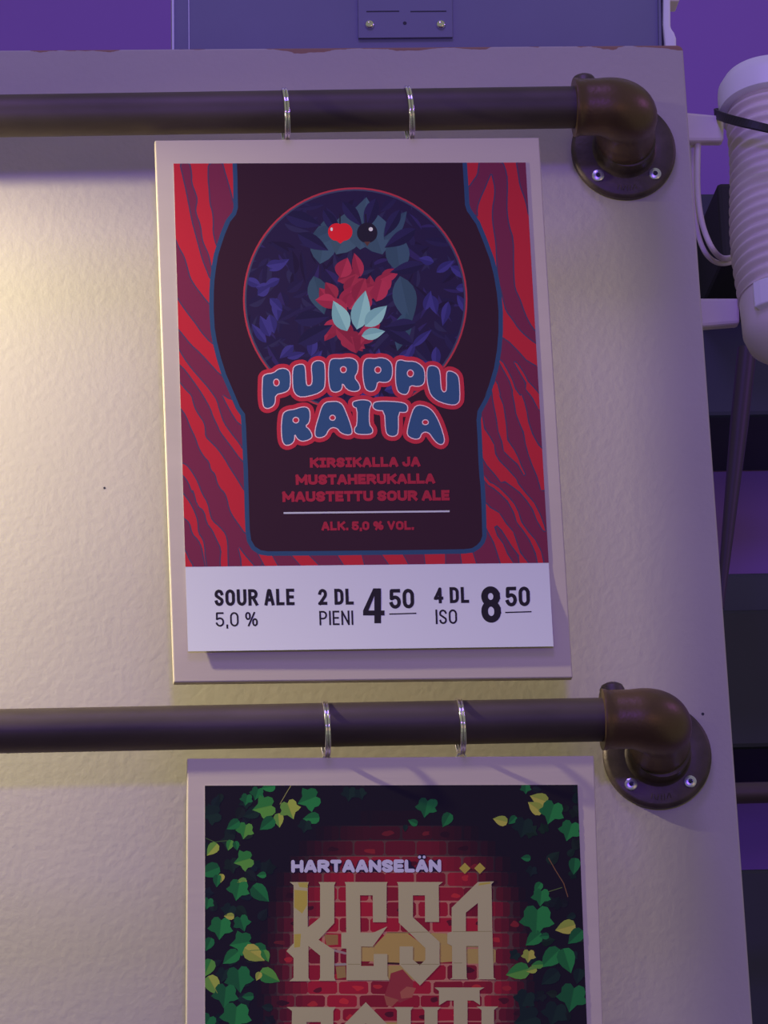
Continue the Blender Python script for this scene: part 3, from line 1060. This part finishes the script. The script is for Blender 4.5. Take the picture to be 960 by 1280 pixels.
# title: rounded letters, blue with pale outline on a crimson halo
P1 = lambda p: zp(310, 430, 6.4, p)
P2 = lambda p: zp(440, 430, 6.4, p)
P3 = lambda p: zp(330, 490, 6.4, p)
P4 = lambda p: zp(440, 490, 6.4, p)
ov = lambda cx, cy, rx, ry, n=14: [(cx + rx * math.cos(2 * PI * i / n), cy + ry * math.sin(2 * PI * i / n)) for i in range(n)]
letters = [
    (P1([(115, 290), (118, 260), (140, 240), (205, 232), (240, 200), (285, 193), (320, 205), (338, 235), (340, 330), (325, 370), (290, 390), (220, 405), (218, 470), (200, 500), (160, 518),
         (130, 510), (118, 480), (112, 400)]), P1(ov(227, 308, 23, 28))),
    (P1([(358, 200), (375, 172), (420, 160), (450, 165), (460, 200), (465, 310), (475, 335), (505, 330), (515, 290), (505, 180), (520, 145), (560, 130), (600, 140), (617, 170), (618, 330),
         (600, 370), (540, 405), (430, 428), (385, 410), (362, 370), (355, 290)]), None),
    (P1([(648, 160), (660, 125), (690, 115), (745, 118), (800, 108), (850, 118), (880, 150), (880, 220), (850, 268), (885, 310), (900, 350), (885, 375), (840, 382), (790, 365), (755, 310),
         (752, 360), (730, 380), (690, 388), (660, 370), (648, 320), (642, 240)]), P1(ov(763, 205, 24, 25))),
    (P2([(88, 160), (105, 120), (140, 112), (180, 118), (230, 108), (280, 118), (315, 150), (325, 200), (322, 260), (300, 300), (260, 310), (205, 300), (195, 350), (180, 375), (145, 382),
         (110, 365), (95, 320), (85, 240)]), P2(ov(207, 207, 25, 26))),
    (P2([(350, 170), (360, 135), (390, 125), (430, 138), (500, 138), (550, 165), (580, 205), (585, 290), (570, 325), (530, 342), (465, 330), (455, 380), (435, 405), (400, 402), (365, 380),
         (350, 320), (347, 240)]), P2(ov(467, 235, 25, 28))),
    (P2([(600, 200), (615, 175), (650, 172), (685, 185), (705, 220), (712, 350), (725, 380), (745, 385), (757, 360), (755, 240), (765, 215), (800, 218), (840, 240), (858, 280), (865, 440),
         (850, 475), (815, 490), (750, 480), (680, 455), (630, 410), (610, 350), (598, 270)]), None),
    (P3([(145, 200), (155, 165), (190, 145), (240, 140), (290, 122), (335, 118), (365, 140), (370, 200), (360, 250), (330, 272), (365, 300), (388, 345), (378, 372), (340, 390), (300, 395),
         (265, 375), (245, 335), (245, 385), (225, 415), (185, 430), (155, 415), (142, 370), (138, 280)]), P3(ov(255, 225, 24, 23))),
    (P3([(440, 190), (460, 120), (490, 82), (540, 75), (590, 75), (630, 100), (660, 170), (690, 250), (707, 310), (700, 340), (660, 345), (610, 325), (585, 290), (545, 283), (515, 305),
         (495, 350), (450, 368), (415, 360), (405, 330), (415, 270)]), P3(ov(548, 206, 23, 21))),
    (P3([(705, 90), (720, 72), (790, 60), (845, 70), (862, 95), (850, 120), (842, 150), (842, 260), (870, 295), (870, 325), (845, 340), (760, 340), (725, 325), (722, 290), (745, 265),
         (745, 130), (715, 120)]), None),
    (P4([(165, 105), (180, 80), (240, 72), (370, 78), (430, 92), (448, 120), (443, 155), (420, 165), (370, 160), (372, 320), (355, 350), (320, 357), (285, 345), (268, 310), (260, 150),
         (200, 148), (170, 130)]), None),
    (P4([(440, 340), (445, 290), (470, 190), (495, 125), (530, 103), (580, 110), (630, 135), (670, 185), (710, 270), (740, 370), (738, 405), (715, 424), (680, 410), (645, 370), (620, 330),
         (585, 318), (555, 335), (545, 370), (510, 380), (465, 365)]), P4(ov(587, 242, 24, 20))),
]
TC, TW, TB = ink(150, 34, 62), ink(182, 150, 200), ink(40, 60, 118)
art = Art(YP - 0.00006, PIC, lift)
for pts, hole in letters:
    art.ribbon(smooth_loop(pts, 1), 11.5, TC, closed=True)
    art.fill(pts, TC)
art.up()
for pts, hole in letters:
    art.fill(smooth_loop(pts, 1), TB)
art.up()
for pts, hole in letters:
    art.ribbon(smooth_loop(pts, 1), 1.15, TW, closed=True)
    if hole:
        art.fill(hole, TC)
        art.ribbon(hole, 1.1, TW, closed=True)
art.build('title_lettering', paper)

DR = ink(126, 28, 58)
art = Art(YP - 0.00006, PIC, lift)
text(art, 'KiRSiKALLA JA', (387.5, 584.6), (525.5, 583.2), 12.4, 3.7, DR, gap=.12, space=.42, aspect=.85, slant=-.03)
text(art, 'MUSTAHERUKALLA', (369.8, 606.2), (544, 604.4), 12.8, 3.8, DR, gap=.10, space=.42, aspect=.85, slant=-.03)
text(art, 'MAUSTETTU SOUR ALE', (353.2, 627.5), (562.2, 625.5), 13.0, 3.8, DR, gap=.10, space=.42, aspect=.85, slant=-.03)
text(art, 'ALK. 5,0 % VOL.', (402, 663.2), (517, 662.3), 11.2, 3.0, DR, gap=.16, space=.45, aspect=.85, slant=-.03)
art.ribbon([(354.5, 641.3), (562, 639.1)], 2.2, ink(150, 142, 196), cap='flat')
art.build('description_lettering', paper)

BLK = ink(28, 22, 40)
art = Art(YP, SHEET, lift)
text(art, 'SOUR ALE', (268.6, 757.6), (368.3, 756.4), 20.6, 3.9, BLK, gap=.20, space=.30, aspect=.46)
text(art, '5,0 %', (269.8, 783.4), (322.4, 782.8), 18.0, 2.2, BLK, gap=.22, space=.30, aspect=.50)
text(art, '2 DL', (398.2, 756.2), (442.2, 755.7), 20.0, 3.9, BLK, gap=.22, space=.36, aspect=.46)
text(art, 'PIENI', (399.47, 781.63), (441.6, 781.1), 18.0, 2.2, BLK, gap=.24, space=.3, aspect=.52)
text(art, '50', (487, 761.0), (518, 760.4), 24.6, 4.5, BLK, gap=.16, aspect=.48)
text(art, '4 DL', (542.8, 754.2), (586.5, 753.6), 20.0, 3.9, BLK, gap=.22, space=.30, aspect=.46)
text(art, 'ISO', (544.8, 780.2), (571.6, 779.8), 18.2, 2.3, BLK, gap=.24, aspect=.52)
text(art, '8', (602.2, 778.6), (626.6, 778.2), 45.6, 8.4, BLK, aspect=.5)
text(art, '50', (632.2, 758.2), (662.8, 757.6), 24.6, 4.5, BLK, gap=.16, aspect=.48)
art.ribbon([(486.6, 767.6), (520.4, 766.6)], 1.5, BLK, cap='flat')
art.ribbon([(631.4, 765.6), (664.4, 764.6)], 1.5, BLK, cap='flat')
Q = lambda p: zp(440, 720, 3.692, p)
art.fill(Q([(98, 57), (134, 57), (134, 159), (150, 159), (150, 182), (134, 182), (134, 218), (103, 218), (103, 182), (51, 182), (51, 160)]), BLK, holes=[Q([(103, 159), (76, 159), (103, 92)])])
art.build('price_lettering', paper)

# ================================================================== lower board: ivy and brick poster
LB = board([(234, 948), (742.6, 944.6), (766, 1640), (231, 1648)],
           'lower hanging board with the ivy and red brick poster with big cream letters', rings[2:])
SH2 = [(256.1, 982), (721.9, 981), (746, 1592), (256.5, 1600)]
paper2 = sheet_mesh('poster_sheet', SH2, YP, LB)
art = Art(YP, SH2)
art.fill(SH2, ink(19, 14, 26))
rnd = random.Random(11)


def mixc(a, b, t):
    t = max(0, min(1, t))
    return tuple(int(a[i] + (b[i] - a[i]) * t) for i in range(3))


def glow(x, y):
    """how bright the printed wall is there: the picture's own vignette"""
    dx = (x - 497) / 168.0
    dy = (y - 1215) / (190.0 if y < 1215 else 420.0)
    return max(0.0, min(1.0, 1.35 - (abs(dx) ** 2.6 + abs(dy) ** 2.2) * 1.25))


rows = [1013, 1032, 1050.5, 1070, 1090, 1108.3, 1126.8, 1146.6, 1165.8, 1185, 1205.5, 1225.8, 1243.3, 1260, 1277, 1296, 1316, 1335, 1355, 1375, 1394, 1413, 1432, 1451, 1470, 1490, 1510, 1530, 1550, 1570]
beige = {(8, 5), (8, 6), (9, 4), (9, 5), (9, 7), (10, 4), (14, 4), (15, 7)}
bw = 39.0
offs = [0, 0, 20, 0, 19, 0, 21, 0, 20, 2, 19, 0, 24, 4]
art.up()
NP = 4
for r in range(len(rows) - 1):               # mortar
    y0, y1 = rows[r], rows[r + 1]
    for k in range(48):
        x0 = 290 + k * 8
        g = glow(x0 + 4, (y0 + y1) / 2) ** 1.15
        if g > 0.02:
            art.fill([(x0, y0), (x0 + 8, y0), (x0 + 8, y1), (x0, y1)], ink(*mixc((20, 13, 24), (146, 90, 94), g ** 1.3)))
art.up()
for r in range(len(rows) - 1):
    y0, y1 = rows[r], rows[r + 1]
    off = offs[r] if r < len(offs) else (r % 2) * 20
    for k in range(-2, 11):
        x0 = 306 + off + k * bw + rnd.uniform(-1.5, 1.5)
        x1 = x0 + bw + rnd.uniform(-.5, .5)
        xm, ym = (x0 + x1) / 2, (y0 + y1) / 2
        if x1 < 286 or x0 > 680:
            continue
        j = rnd.uniform(0.70, 1.12)
        e, q = 0.95, 2.4
        xa, xb, ya, yb = x0 + e, x1 - e, y0 + e, y1 - e
        wob = [rnd.uniform(-.9, .9) for _ in range(8)]
        br = [(xa + q, ya + wob[0] * .5), (xm, ya + wob[1] * .5), (xb - q, ya), (xb + wob[2] * .4, ya + q), (xb, yb - q), (xb - q, yb + wob[3] * .4), (xm, yb + wob[4] * .5), (xa + q, yb), (xa + wob[5] * .4, yb - q), (xa, ya + q)]
        for p in range(NP):
            xl, xr = x0 + (x1 - x0) * p / NP, x0 + (x1 - x0) * (p + 1) / NP
            g = glow((xl + xr) / 2, ym)
            if g < 0.02:
                continue
            col = mixc((20, 13, 24), (132, 22, 44), min(1, g * 1.05) * j)
            if g < 0.5:
                col = mixc((20, 13, 24), (76, 18, 32), g * 1.8 * j)
            if (r, k) in beige:
                col = (138, 112, 78)
            art.fill(br, ink(*col), clip=[(xl, y0 - 2), (xr, y0 - 2), (xr, y1 + 2), (xl, y1 + 2)])
        g = glow(xm, ym)
        if rnd.random() < 0.55 and (r, k) not in beige and g > .12:
            # worn darker or lighter patch on the printed brick
            base = mixc((20, 13, 24), (132, 22, 44), min(1, g) * j)
            c2 = mixc(base, (20, 10, 20), .5) if rnd.random() < .55 else mixc(base, (190, 52, 52), .35 * g + .1)
            cx, cy = rnd.uniform(xa + 8, xb - 8), rnd.uniform(ya + 5, yb - 4)
            art.layer += 1
            art.fill(smooth_loop([(cx + rnd.uniform(3, 10) * math.cos(2 * PI * i / 7), cy + rnd.uniform(2, 5) * math.sin(2 * PI * i / 7)) for i in range(7)], 1), ink(*c2))
            art.layer -= 1
# chipped pinkish plaster patches
art.layer += 2
zL = lambda p: zp(400, 1120, 6, p)
zU = lambda p: zp(400, 975, 6, p)
zV = lambda p: zp(540, 975, 4.8, p)
zW = lambda p: zp(540, 1120, 4.8, p)
zK = lambda p: zp(230, 940, 3.556, p)
zN = lambda p: zp(340, 1180, 3.2, p)
art.fill(zL([(505, 275), (650, 275), (800, 390), (790, 470), (750, 510), (505, 500), (395, 385)]), ink(140, 112, 76))
art.fill(zL([(308, 380), (403, 380), (403, 490), (308, 490)]), ink(142, 114, 80))
art.fill(zL([(900, 370), (1010, 355), (1010, 490), (900, 500)]), ink(140, 112, 76))
art.fill(zL([(30, 290), (135, 290), (135, 365), (50, 370)]), ink(120, 86, 62))
art.fill(zL([(118, 530), (190, 525), (195, 610), (130, 620)]), ink(122, 94, 68))
art.fill(zL([(530, 580), (620, 550), (700, 640), (690, 760), (600, 800), (480, 760), (520, 640)]), ink(118, 40, 54))
art.up()
art.fill(zL([(600, 720), (650, 680), (720, 690), (690, 760), (610, 770)]), ink(134, 70, 70))
art.fill(zL([(480, 745), (590, 780), (540, 830), (500, 820)]), ink(126, 66, 64))
art.ribbon(zL([(505, 275), (800, 275)]), 1.2, ink(100, 80, 60))
art.ribbon(zL([(308, 510), (400, 515)]), 2.6, ink(96, 30, 32))
art.ribbon(zL([(508, 505), (590, 508)]), 2.6, ink(48, 22, 24))
art.ribbon(zL([(60, 395), (190, 430)]), 3, ink(124, 100, 118))
art.ribbon(zL([(118, 515), (190, 512)]), 3, ink(124, 110, 128))
art.fill(zL([(710, 490), (790, 490), (750, 525)]), ink(60, 20, 20))
brick_art = art.build('printed_picture', paper2)

# ivy leaves printed over the wall
art = Art(YP - 0.00006, SH2)
art_cur = art
LOBES = [(0, 1.0), (0.16, 0.45), (0.52, 0.62), (0.85, 0.42), (0.50, 0.02), (0.62, -0.38), (0.28, -0.50), (0, -0.32)]


def ivy(cx, cy, size, ang, col, col2, kind=0):
    ca, sa = math.cos(ang), math.sin(ang)
    f = lambda p: (cx + size * (p[0] * ca - p[1] * sa), cy + size * (p[0] * sa + p[1] * ca))
    if kind == 0:
        r = [(0, -.3)] + [f_ for f_ in LOBES[::-1]][1:]
        right = [(0, -0.34), (0.22, -0.55), (0.50, -0.50), (0.66, -0.25), (0.64, 0.02), (0.88, 0.30), (0.62, 0.46), (0.34, 0.52), (0.18, 0.74), (0, 1.0)]
    else:
        right = [(0, -0.6), (0.34, -0.54), (0.56, -0.22), (0.55, 0.12), (0.40, 0.48), (0.17, 0.78), (0, 1.02)]
    left = [(-x, y) for x, y in right]
    art.fill([f(p) for p in right], col)
    art.fill([f(p) for p in left], col2)
    art.layer += 1
    art.ribbon([f((0, -.3)), f((0, .8))], max(.5, size * .04), mixink(col, 0.8))
    art.layer -= 1


def mixink(c, k):
    return tuple(min(.9, v * k) for v in c[:3]) + (1.0,)


G = {
    'd': ((18, 34, 36), (15, 27, 32)), '1': ((25, 86, 56), (19, 66, 46)), '2': ((31, 98, 60), (23, 78, 50)),
    '3': ((70, 114, 56), (38, 94, 52)), '4': ((124, 130, 66), (80, 112, 58)), 'y': ((138, 130, 70), (112, 118, 60)),
}
vines = []


def put(lst, x0, y0, s):
    for (x, y, w, k, ang, kind) in lst:
        c1, c2 = G[k]
        ivy(x0 + x / s, y0 + y / s, w / s * 0.74, ang, ink(*c1), ink(*c2), kind)


rnd = random.Random(5)
for i in range(120):                         # unlit leaves in the dark
    if i % 2 == 0:
        x, y = rnd.uniform(258, 330 - 10 * math.sin(i)), rnd.uniform(985, 1590)
    else:
        x, y = rnd.uniform(660, 735), rnd.uniform(985, 1590)
    c = (rnd.randint(14, 22), rnd.randint(22, 36), rnd.randint(26, 38))
    ivy(x, y, rnd.uniform(7, 13), rnd.uniform(0, 6.28), ink(*c), ink(*[int(v * .85) for v in c]), rnd.randint(0, 1))
art.layer += 3
art.ribbon(zp(250, 975, 6, [(680, 45), (640, 110), (600, 180)]), 1.0, ink(110, 104, 72))
art.ribbon(zp(250, 975, 6, [(40, 435), (110, 465), (200, 455), (300, 490)]), 1.0, ink(52, 66, 44))
art.ribbon(zV([(700, 470), (740, 540), (790, 620), (815, 700)]), 1.2, ink(92, 62, 50))
art.ribbon(zV([(650, 690), (700, 670), (780, 645)]), 1.0, ink(70, 80, 52))
put([(430, 90, 90, '1', .3, 0), (350, 135, 80, '1', .2, 0), (525, 52, 90, '2', 1.4, 1), (400, 245, 110, 'd', 1.2, 1),
     (590, 290, 90, '4', -.1, 1), (500, 200, 150, '3', 1.35, 0), (668, 205, 130, '4', -.35, 0),
     (835, 138, 150, '2', 1.2, 0), (850, 285, 105, '2', 1.5, 1), (790, 335, 90, 'd', .2, 0), (515, 320, 115, '1', .9, 1), (340, 365, 110, '3', .2, 0),
     (260, 330, 95, '1', 1.0, 1), (105, 255, 130, 'd', 1.4, 0), (100, 510, 100, '4', .7, 1), (225, 480, 70, '3', .3, 1), (270, 485, 60, '1', -.2, 1), (345, 598, 130, '3', 1.3, 0),
     (90, 675, 135, '1', 1.2, 1), (160, 730, 60, 'y', .2, 1), (130, 745, 80, '1', .1, 1), (320, 760, 70, '4', 1.4, 1), (290, 805, 140, '2', .2, 0), (440, 838, 145, '1', -.8, 1),
     (470, 712, 60, '2', 1.5, 1), (60, 915, 80, '1', .2, 0)], 250, 975, 6)
put([(60, 50, 70, '1', .2, 0), (220, 100, 100, 'd', .5, 0), (155, 220, 150, '2', .1, 0), (310, 190, 110, '1', -.3, 0), (228, 152, 65, 'y', 1.6, 1), (70, 350, 90, '1', .4, 1),
     (330, 350, 150, '2', 1.4, 0), (245, 450, 125, '2', .9, 1), (440, 405, 130, '2', 1.5, 1), (390, 425, 150, 'y', -1.0, 1), (490, 440, 80, '3', -.4, 1), (65, 525, 120, '3', .4, 1),
     (90, 655, 140, '4', -.5, 1), (180, 580, 100, 'd', .3, 0), (290, 600, 175, '1', -.1, 0), (505, 595, 140, '3', -1.1, 1), (440, 595, 60, 'y', .4, 1), (190, 725, 160, '1', .1, 0), (370, 752, 75, '1', 1.5, 1),
     (270, 880, 190, '2', .1, 0), (60, 935, 120, '1', .5, 0)], 250, 1120, 6)
put([(562, 45, 55, '1', 0, 0), (655, 118, 95, 'y', 1.9, 1), (630, 172, 90, 'y', 2.2, 1), (722, 178, 125, '2', .3, 0), (420, 245, 75, 'y', 1.8, 1), (488, 236, 55, '1', .8, 1),
     (830, 290, 110, '2', .3, 0), (550, 270, 110, 'd', .2, 0), (570, 468, 50, '1', 1.6, 1), (855, 505, 85, '1', .1, 1), (640, 638, 60, '2', .6, 1), (655, 690, 95, '2', .1, 0), (92, 230, 80, '1', .5, 1),
     (8, 140, 60, '1', .3, 1)], 540, 975, 4.8)
put([(220, 90, 100, 'd', .1, 0), (300, 95, 80, 'd', -.3, 0), (800, 190, 130, '1', .2, 0), (705, 320, 65, '1', 2.0, 1), (640, 355, 45, 'd', .1, 1)], 400, 975, 6)
put([(630, 125, 165, '2', .05, 0), (815, 185, 105, 'y', 1.3, 1), (870, 235, 100, '1', .8, 1), (620, 250, 100, '2', .9, 1), (680, 240, 50, '1', 1.5, 1), (580, 350, 70, 'y', .1, 0),
     (725, 360, 130, '2', .8, 1), (805, 370, 130, '2', -.3, 1), (530, 450, 120, '3', 1.3, 1), (605, 442, 55, '4', 1.3, 1), (640, 412, 60, '3', 1.5, 1), (845, 590, 150, '1', .2, 0),
     (560, 610, 110, 'd', .4, 0), (590, 735, 140, 'd', 1.3, 0), (880, 470, 80, 'd', .2, 1), (840, 120, 50, 'd', 1.2, 1), (500, 350, 60, 'd', .9, 0), (740, 690, 130, 'd', .3, 0), (720, 480, 110, 'd', .9, 1)], 540, 1120, 4.8)
for i in range(60):                          # the part of the poster below the picture's edge
    x = rnd.uniform(258, 335) if i % 2 else rnd.uniform(655, 735)
    y = rnd.uniform(1285, 1585)
    k = rnd.choice('d112234')
    ivy(x, y, rnd.uniform(8, 15), rnd.uniform(-1, 1.5), ink(*G[k][0]), ink(*G[k][1]), rnd.randint(0, 1))
art.build('printed_ivy', paper2)

# big cream letters and the small lilac line above them
CRM = ink(142, 129, 122)
art = Art(YP - 0.00012, SH2)
HALO = ink(24, 16, 44)
text(art, 'HARTAANSELÄN', (364, 1091), (551.6, 1090.4), 16.2, 8.4, HALO, gap=.04, aspect=.85, cap='round', slant=-.01)
art.up()
text(art, 'HARTAANSELÄN', (364, 1091), (551.6, 1090.4), 16.2, 4.7, ink(154, 144, 204), gap=.07, aspect=.85, cap='round', slant=-.01)
art.build('small_line_lettering', paper2)
art = Art(YP - 0.00012, SH2)
big = [
    (zK([(470, 578), (555, 578), (550, 592), (550, 780), (605, 735), (605, 592), (598, 578), (674, 578), (668, 592), (668, 760), (598, 835), (668, 880), (668, 1003), (674, 1017), (598, 1017), (605, 1003),
         (605, 905), (553, 862), (553, 1003), (562, 1019), (468, 1019), (487, 1003), (487, 915), (455, 885), (487, 850), (487, 592)]), []),
    (zU([(185, 765), (507, 765), (500, 782)]) + zL([(498, 197), (397, 197)]) + zU([(395, 865), (300, 865)]) +
     zL([(303, 275), (400, 275), (505, 228), (395, 380), (308, 378), (308, 525), (403, 525), (403, 435), (505, 435), (505, 600), (520, 632), (198, 632), (198, 395), (160, 392), (160, 278), (197, 275)]) + zU([(193, 785)]), []),
    (zU([(578, 765), (922, 765), (890, 790)]) + zL([(893, 195), (788, 195)]) + zU([(787, 865), (697, 865)]) +
     zL([(697, 160), (897, 345), (897, 520), (750, 672), (597, 515), (597, 378), (697, 378), (697, 478), (748, 520), (790, 478), (790, 390), (590, 200)]) + zU([(587, 790)]), []),
    (zV([(275, 612), (372, 608), (357, 625)]) + zW([(362, 213), (370, 490), (385, 500), (270, 500), (280, 490), (277, 300), (205, 300), (208, 490), (215, 500), (105, 500), (122, 490), (120, 300),
         (92, 285), (92, 222), (118, 215), (118, 70)]), [zW([(203, 100), (275, 42), (275, 213), (203, 213)])]),
]
low = [
    (zN([(58, 252), (255, 252), (245, 268), (245, 420), (205, 450), (262, 700), (205, 700), (160, 470), (138, 470), (138, 700), (72, 700), (80, 268)]), [zN([(138, 312), (195, 312), (195, 405), (138, 405)])]),
    (zN([(375, 233), (470, 330), (470, 620), (375, 705), (280, 620), (280, 330)]), [zN([(375, 318), (413, 350), (413, 600), (375, 632), (337, 600), (337, 350)])]),
    (zN([(488, 252), (565, 252), (555, 266), (555, 600), (580, 632), (610, 600), (610, 266), (598, 252), (675, 252), (662, 266), (662, 620), (580, 705), (500, 620), (500, 266)]), []),
    (zN([(650, 174), (850, 174), (830, 186), (832, 244), (805, 226), (782, 226), (782, 700), (727, 700), (727, 226), (700, 226), (668, 246), (668, 188)]), []),
    (zN([(818, 250), (905, 250), (888, 264), (888, 700), (838, 700), (838, 264)]), []),
]
for pts, holes in big + low:
    art.fill(pts, CRM, holes=holes)
YEL = ink(138, 120, 62)
for c in ((581, 1085.4), (599.8, 1085.4)):
    art.fill([(c[0] - 7, c[1]), (c[0], c[1] - 7), (c[0] + 7, c[1]), (c[0], c[1] + 7)], YEL)
art.up()
ST = ink(142, 122, 66)
art.fill(zK([(490, 612), (548, 618), (548, 680), (525, 718), (490, 690)]), ST)
art.fill(zK([(490, 810), (520, 808), (516, 866), (490, 870)]), ST)
art.fill(zK([(506, 580), (550, 580), (550, 604), (512, 600)]), ink(140, 124, 74))
art.fill(zV([(288, 618), (350, 612), (350, 622), (276, 634)]), ST)
for l in (zL([(210, 512), (300, 512)]), zL([(610, 512), (890, 512)]), zL([(660, 272), (820, 270)]), zW([(130, 402), (180, 402)]), zW([(125, 214), (358, 212)])):
    art.ribbon(l, .7, ink(112, 98, 80))
art.build('big_lettering', paper2)

# ------------------------------------------------------------------ white ribbed canister beside the panel
CY = 0.12
ctop = at(965, 119, CY + 0.020)
cbot = at(987, 386, CY - 0.016)
ax = (cbot - ctop)
LEN = ax.length
axn = ax.normalized()
t = empty('ribbed_canister', cbot)
tag(t, 'white ribbed cylindrical canister with cap and base, strapped beside the panel', 'canister')
RC = 0.0310
bm = bmesh.new()
prof = []
nr = 19
b0, b1 = 0.012, LEN * 0.96
for i in range(nr * 8 + 1):
    h = b0 + (b1 - b0) * i / (nr * 8)
    ph = 2 * PI * i / 8
    bulge = 0.0018 * math.sin(PI * (h - b0) / (b1 - b0) * 2.0 + 0.3)
    prof.append((RC + 0.00150 * math.cos(ph) - bulge, h))
prof = [(0.01, b0)] + prof + [(0.01, b1)]
add_lathe(bm, ctop, axn, prof, 72)
fin('ribbed_body', bm, M_ribbed, t, smooth=True, angle=60)
bm = bmesh.new()
add_lathe(bm, ctop, axn, [(0, -0.013), (0.024, -0.013), (0.031, -0.010), (0.0345, -0.004), (0.0350, 0.0), (0.0350, 0.0135), (0.0335, 0.0145), (0.0300, 0.0145), (0.0300, 0.010), (0, 0.010)], 72)
tag(fin('cap', bm, M_plastic, t, smooth=True, angle=35), 'smooth white cap with a rounded rim')
bm = bmesh.new()
add_lathe(bm, ctop, axn, [(0.024, LEN * .93), (0.0305, LEN * 0.95), (0.0312, LEN * 0.97), (0.0305, LEN + 0.018), (0.0275, LEN + 0.026), (0.018, LEN + 0.034), (0.012, LEN + 0.036), (0, LEN + 0.036)], 64)
tag(fin('base_cup', bm, M_ribbed, t, smooth=True, angle=35), 'smooth off-white base narrowing downwards')
# broad clip standing proud of the base, front right
bm = bmesh.new()
arcp = []
tocam = (CAM - cbot); tocam = (tocam - axn * tocam.dot(axn)).normalized()
sd = axn.cross(tocam).normalized()
if sd.x > 0:
    sd = -sd
for i in range(15):
    a = math.radians(38 - i * 9)
    arcp.append(tocam * math.cos(a) + sd * math.sin(a))
lo_h, hi_h = LEN * 0.975, LEN + 0.014
vi = [[bm.verts.new(ctop + axn * h + d_ * r) for (r, h) in ((0.0300, lo_h), (0.0355, lo_h), (0.0355, hi_h), (0.0300, hi_h + .001))] for d_ in arcp]
for A_, B_ in zip(vi, vi[1:]):
    for j in range(4):
        bm.faces.new((A_[j], A_[(j + 1) % 4], B_[(j + 1) % 4], B_[j]))
bm.faces.new(vi[0])
bm.faces.new(vi[-1][::-1])
fin('base_clip', bm, M_plastic, t, bevel=0.001)
for (xa, ya, xb, yb, hgt) in ((905, 160, 840, 158, 36), (925, 388, 850, 392, 36)):
    bm = bmesh.new()
    Yk = CY - 0.004
    add_slab(bm, [at(xb, yb - hgt / 2 - 2, Yk), at(xa, ya - hgt / 2 + 2, Yk), at(xa, ya + hgt / 2 - 2, Yk), at(xb, yb + hgt / 2, Yk)], 0.010)
    fin('bracket_arm', bm, M_ribbed, t, bevel=0.002)

# black strap slung across the top of the canister
def catmull(P, k=8):
    out = []
    for i in range(len(P) - 1):
        a, b_, c_, d_ = P[max(i - 1, 0)], P[i], P[i + 1], P[min(i + 2, len(P) - 1)]
        for q in range(k):
            u = q / k
            out.append(0.5 * ((2 * b_) + (c_ - a) * u + (2 * a - 5 * b_ + 4 * c_ - d_) * u * u + (3 * b_ - a - 3 * c_ + d_) * u ** 3))
    return out + [P[-1]]


sp = catmull([at(*p) for p in ((905, 139, .175), (895, 140, .15), (897, 143.5, .115), (912, 149, .088), (940, 156, .072), (975, 164, .074), (1010, 170, .10), (1026, 168, .14))])
bm = bmesh.new()
va = []
for i, p in enumerate(sp):
    tq = (sp[min(i + 1, len(sp) - 1)] - sp[max(i - 1, 0)]).normalized()
    wv = (axn - tq * axn.dot(tq)).normalized()
    nv = tq.cross(wv)
    hh = 0.0017 + 0.0013 * min(1, i / 14)
    va.append([bm.verts.new(p + nv * o1 + wv * o2) for o1, o2 in ((-.0009, -hh), (.0009, -hh), (.0009, hh), (-.0009, hh))])
for A_, B_ in zip(va, va[1:]):
    for j in range(4):
        bm.faces.new((A_[j], A_[(j + 1) % 4], B_[(j + 1) % 4], B_[j]))
bm.faces.new(va[0])
bm.faces.new(va[-1][::-1])
tag(fin('strap', bm, M_black, t, bevel=0.0004), 'narrow black strap slanting across the top under the cap')

# off-white cable looping down beside the panel edge
bm = bmesh.new()


def cable(pts, r):
    P = [at(x, y, Y) for x, y, Y in pts]
    out = []
    for i in range(len(P) - 1):
        a, b_, c_, d_ = P[max(i - 1, 0)], P[i], P[i + 1], P[min(i + 2, len(P) - 1)]
        for k in range(8):
            u = k / 8
            out.append(0.5 * ((2 * b_) + (c_ - a) * u + (2 * a - 5 * b_ + 4 * c_ - d_) * u * u + (3 * b_ - a - 3 * c_ + d_) * u ** 3))
    out.append(P[-1])
    add_tube(bm, out, r, 12)


cable([(873, 165, .125), (872, 200, .12), (872, 235, .12), (875, 265, .12), (881, 290, .12), (892, 313, .12), (905, 323, .15), (922, 318, .172), (940, 300, .185)], 0.0019)
cable([(866, 165, .13), (866, 230, .13), (869, 270, .13), (874, 298, .13), (884, 319, .13), (899, 329, .15), (918, 326, .172), (940, 312, .185)], 0.0017)
fin('cord', bm, M_ribbed, t, smooth=True)
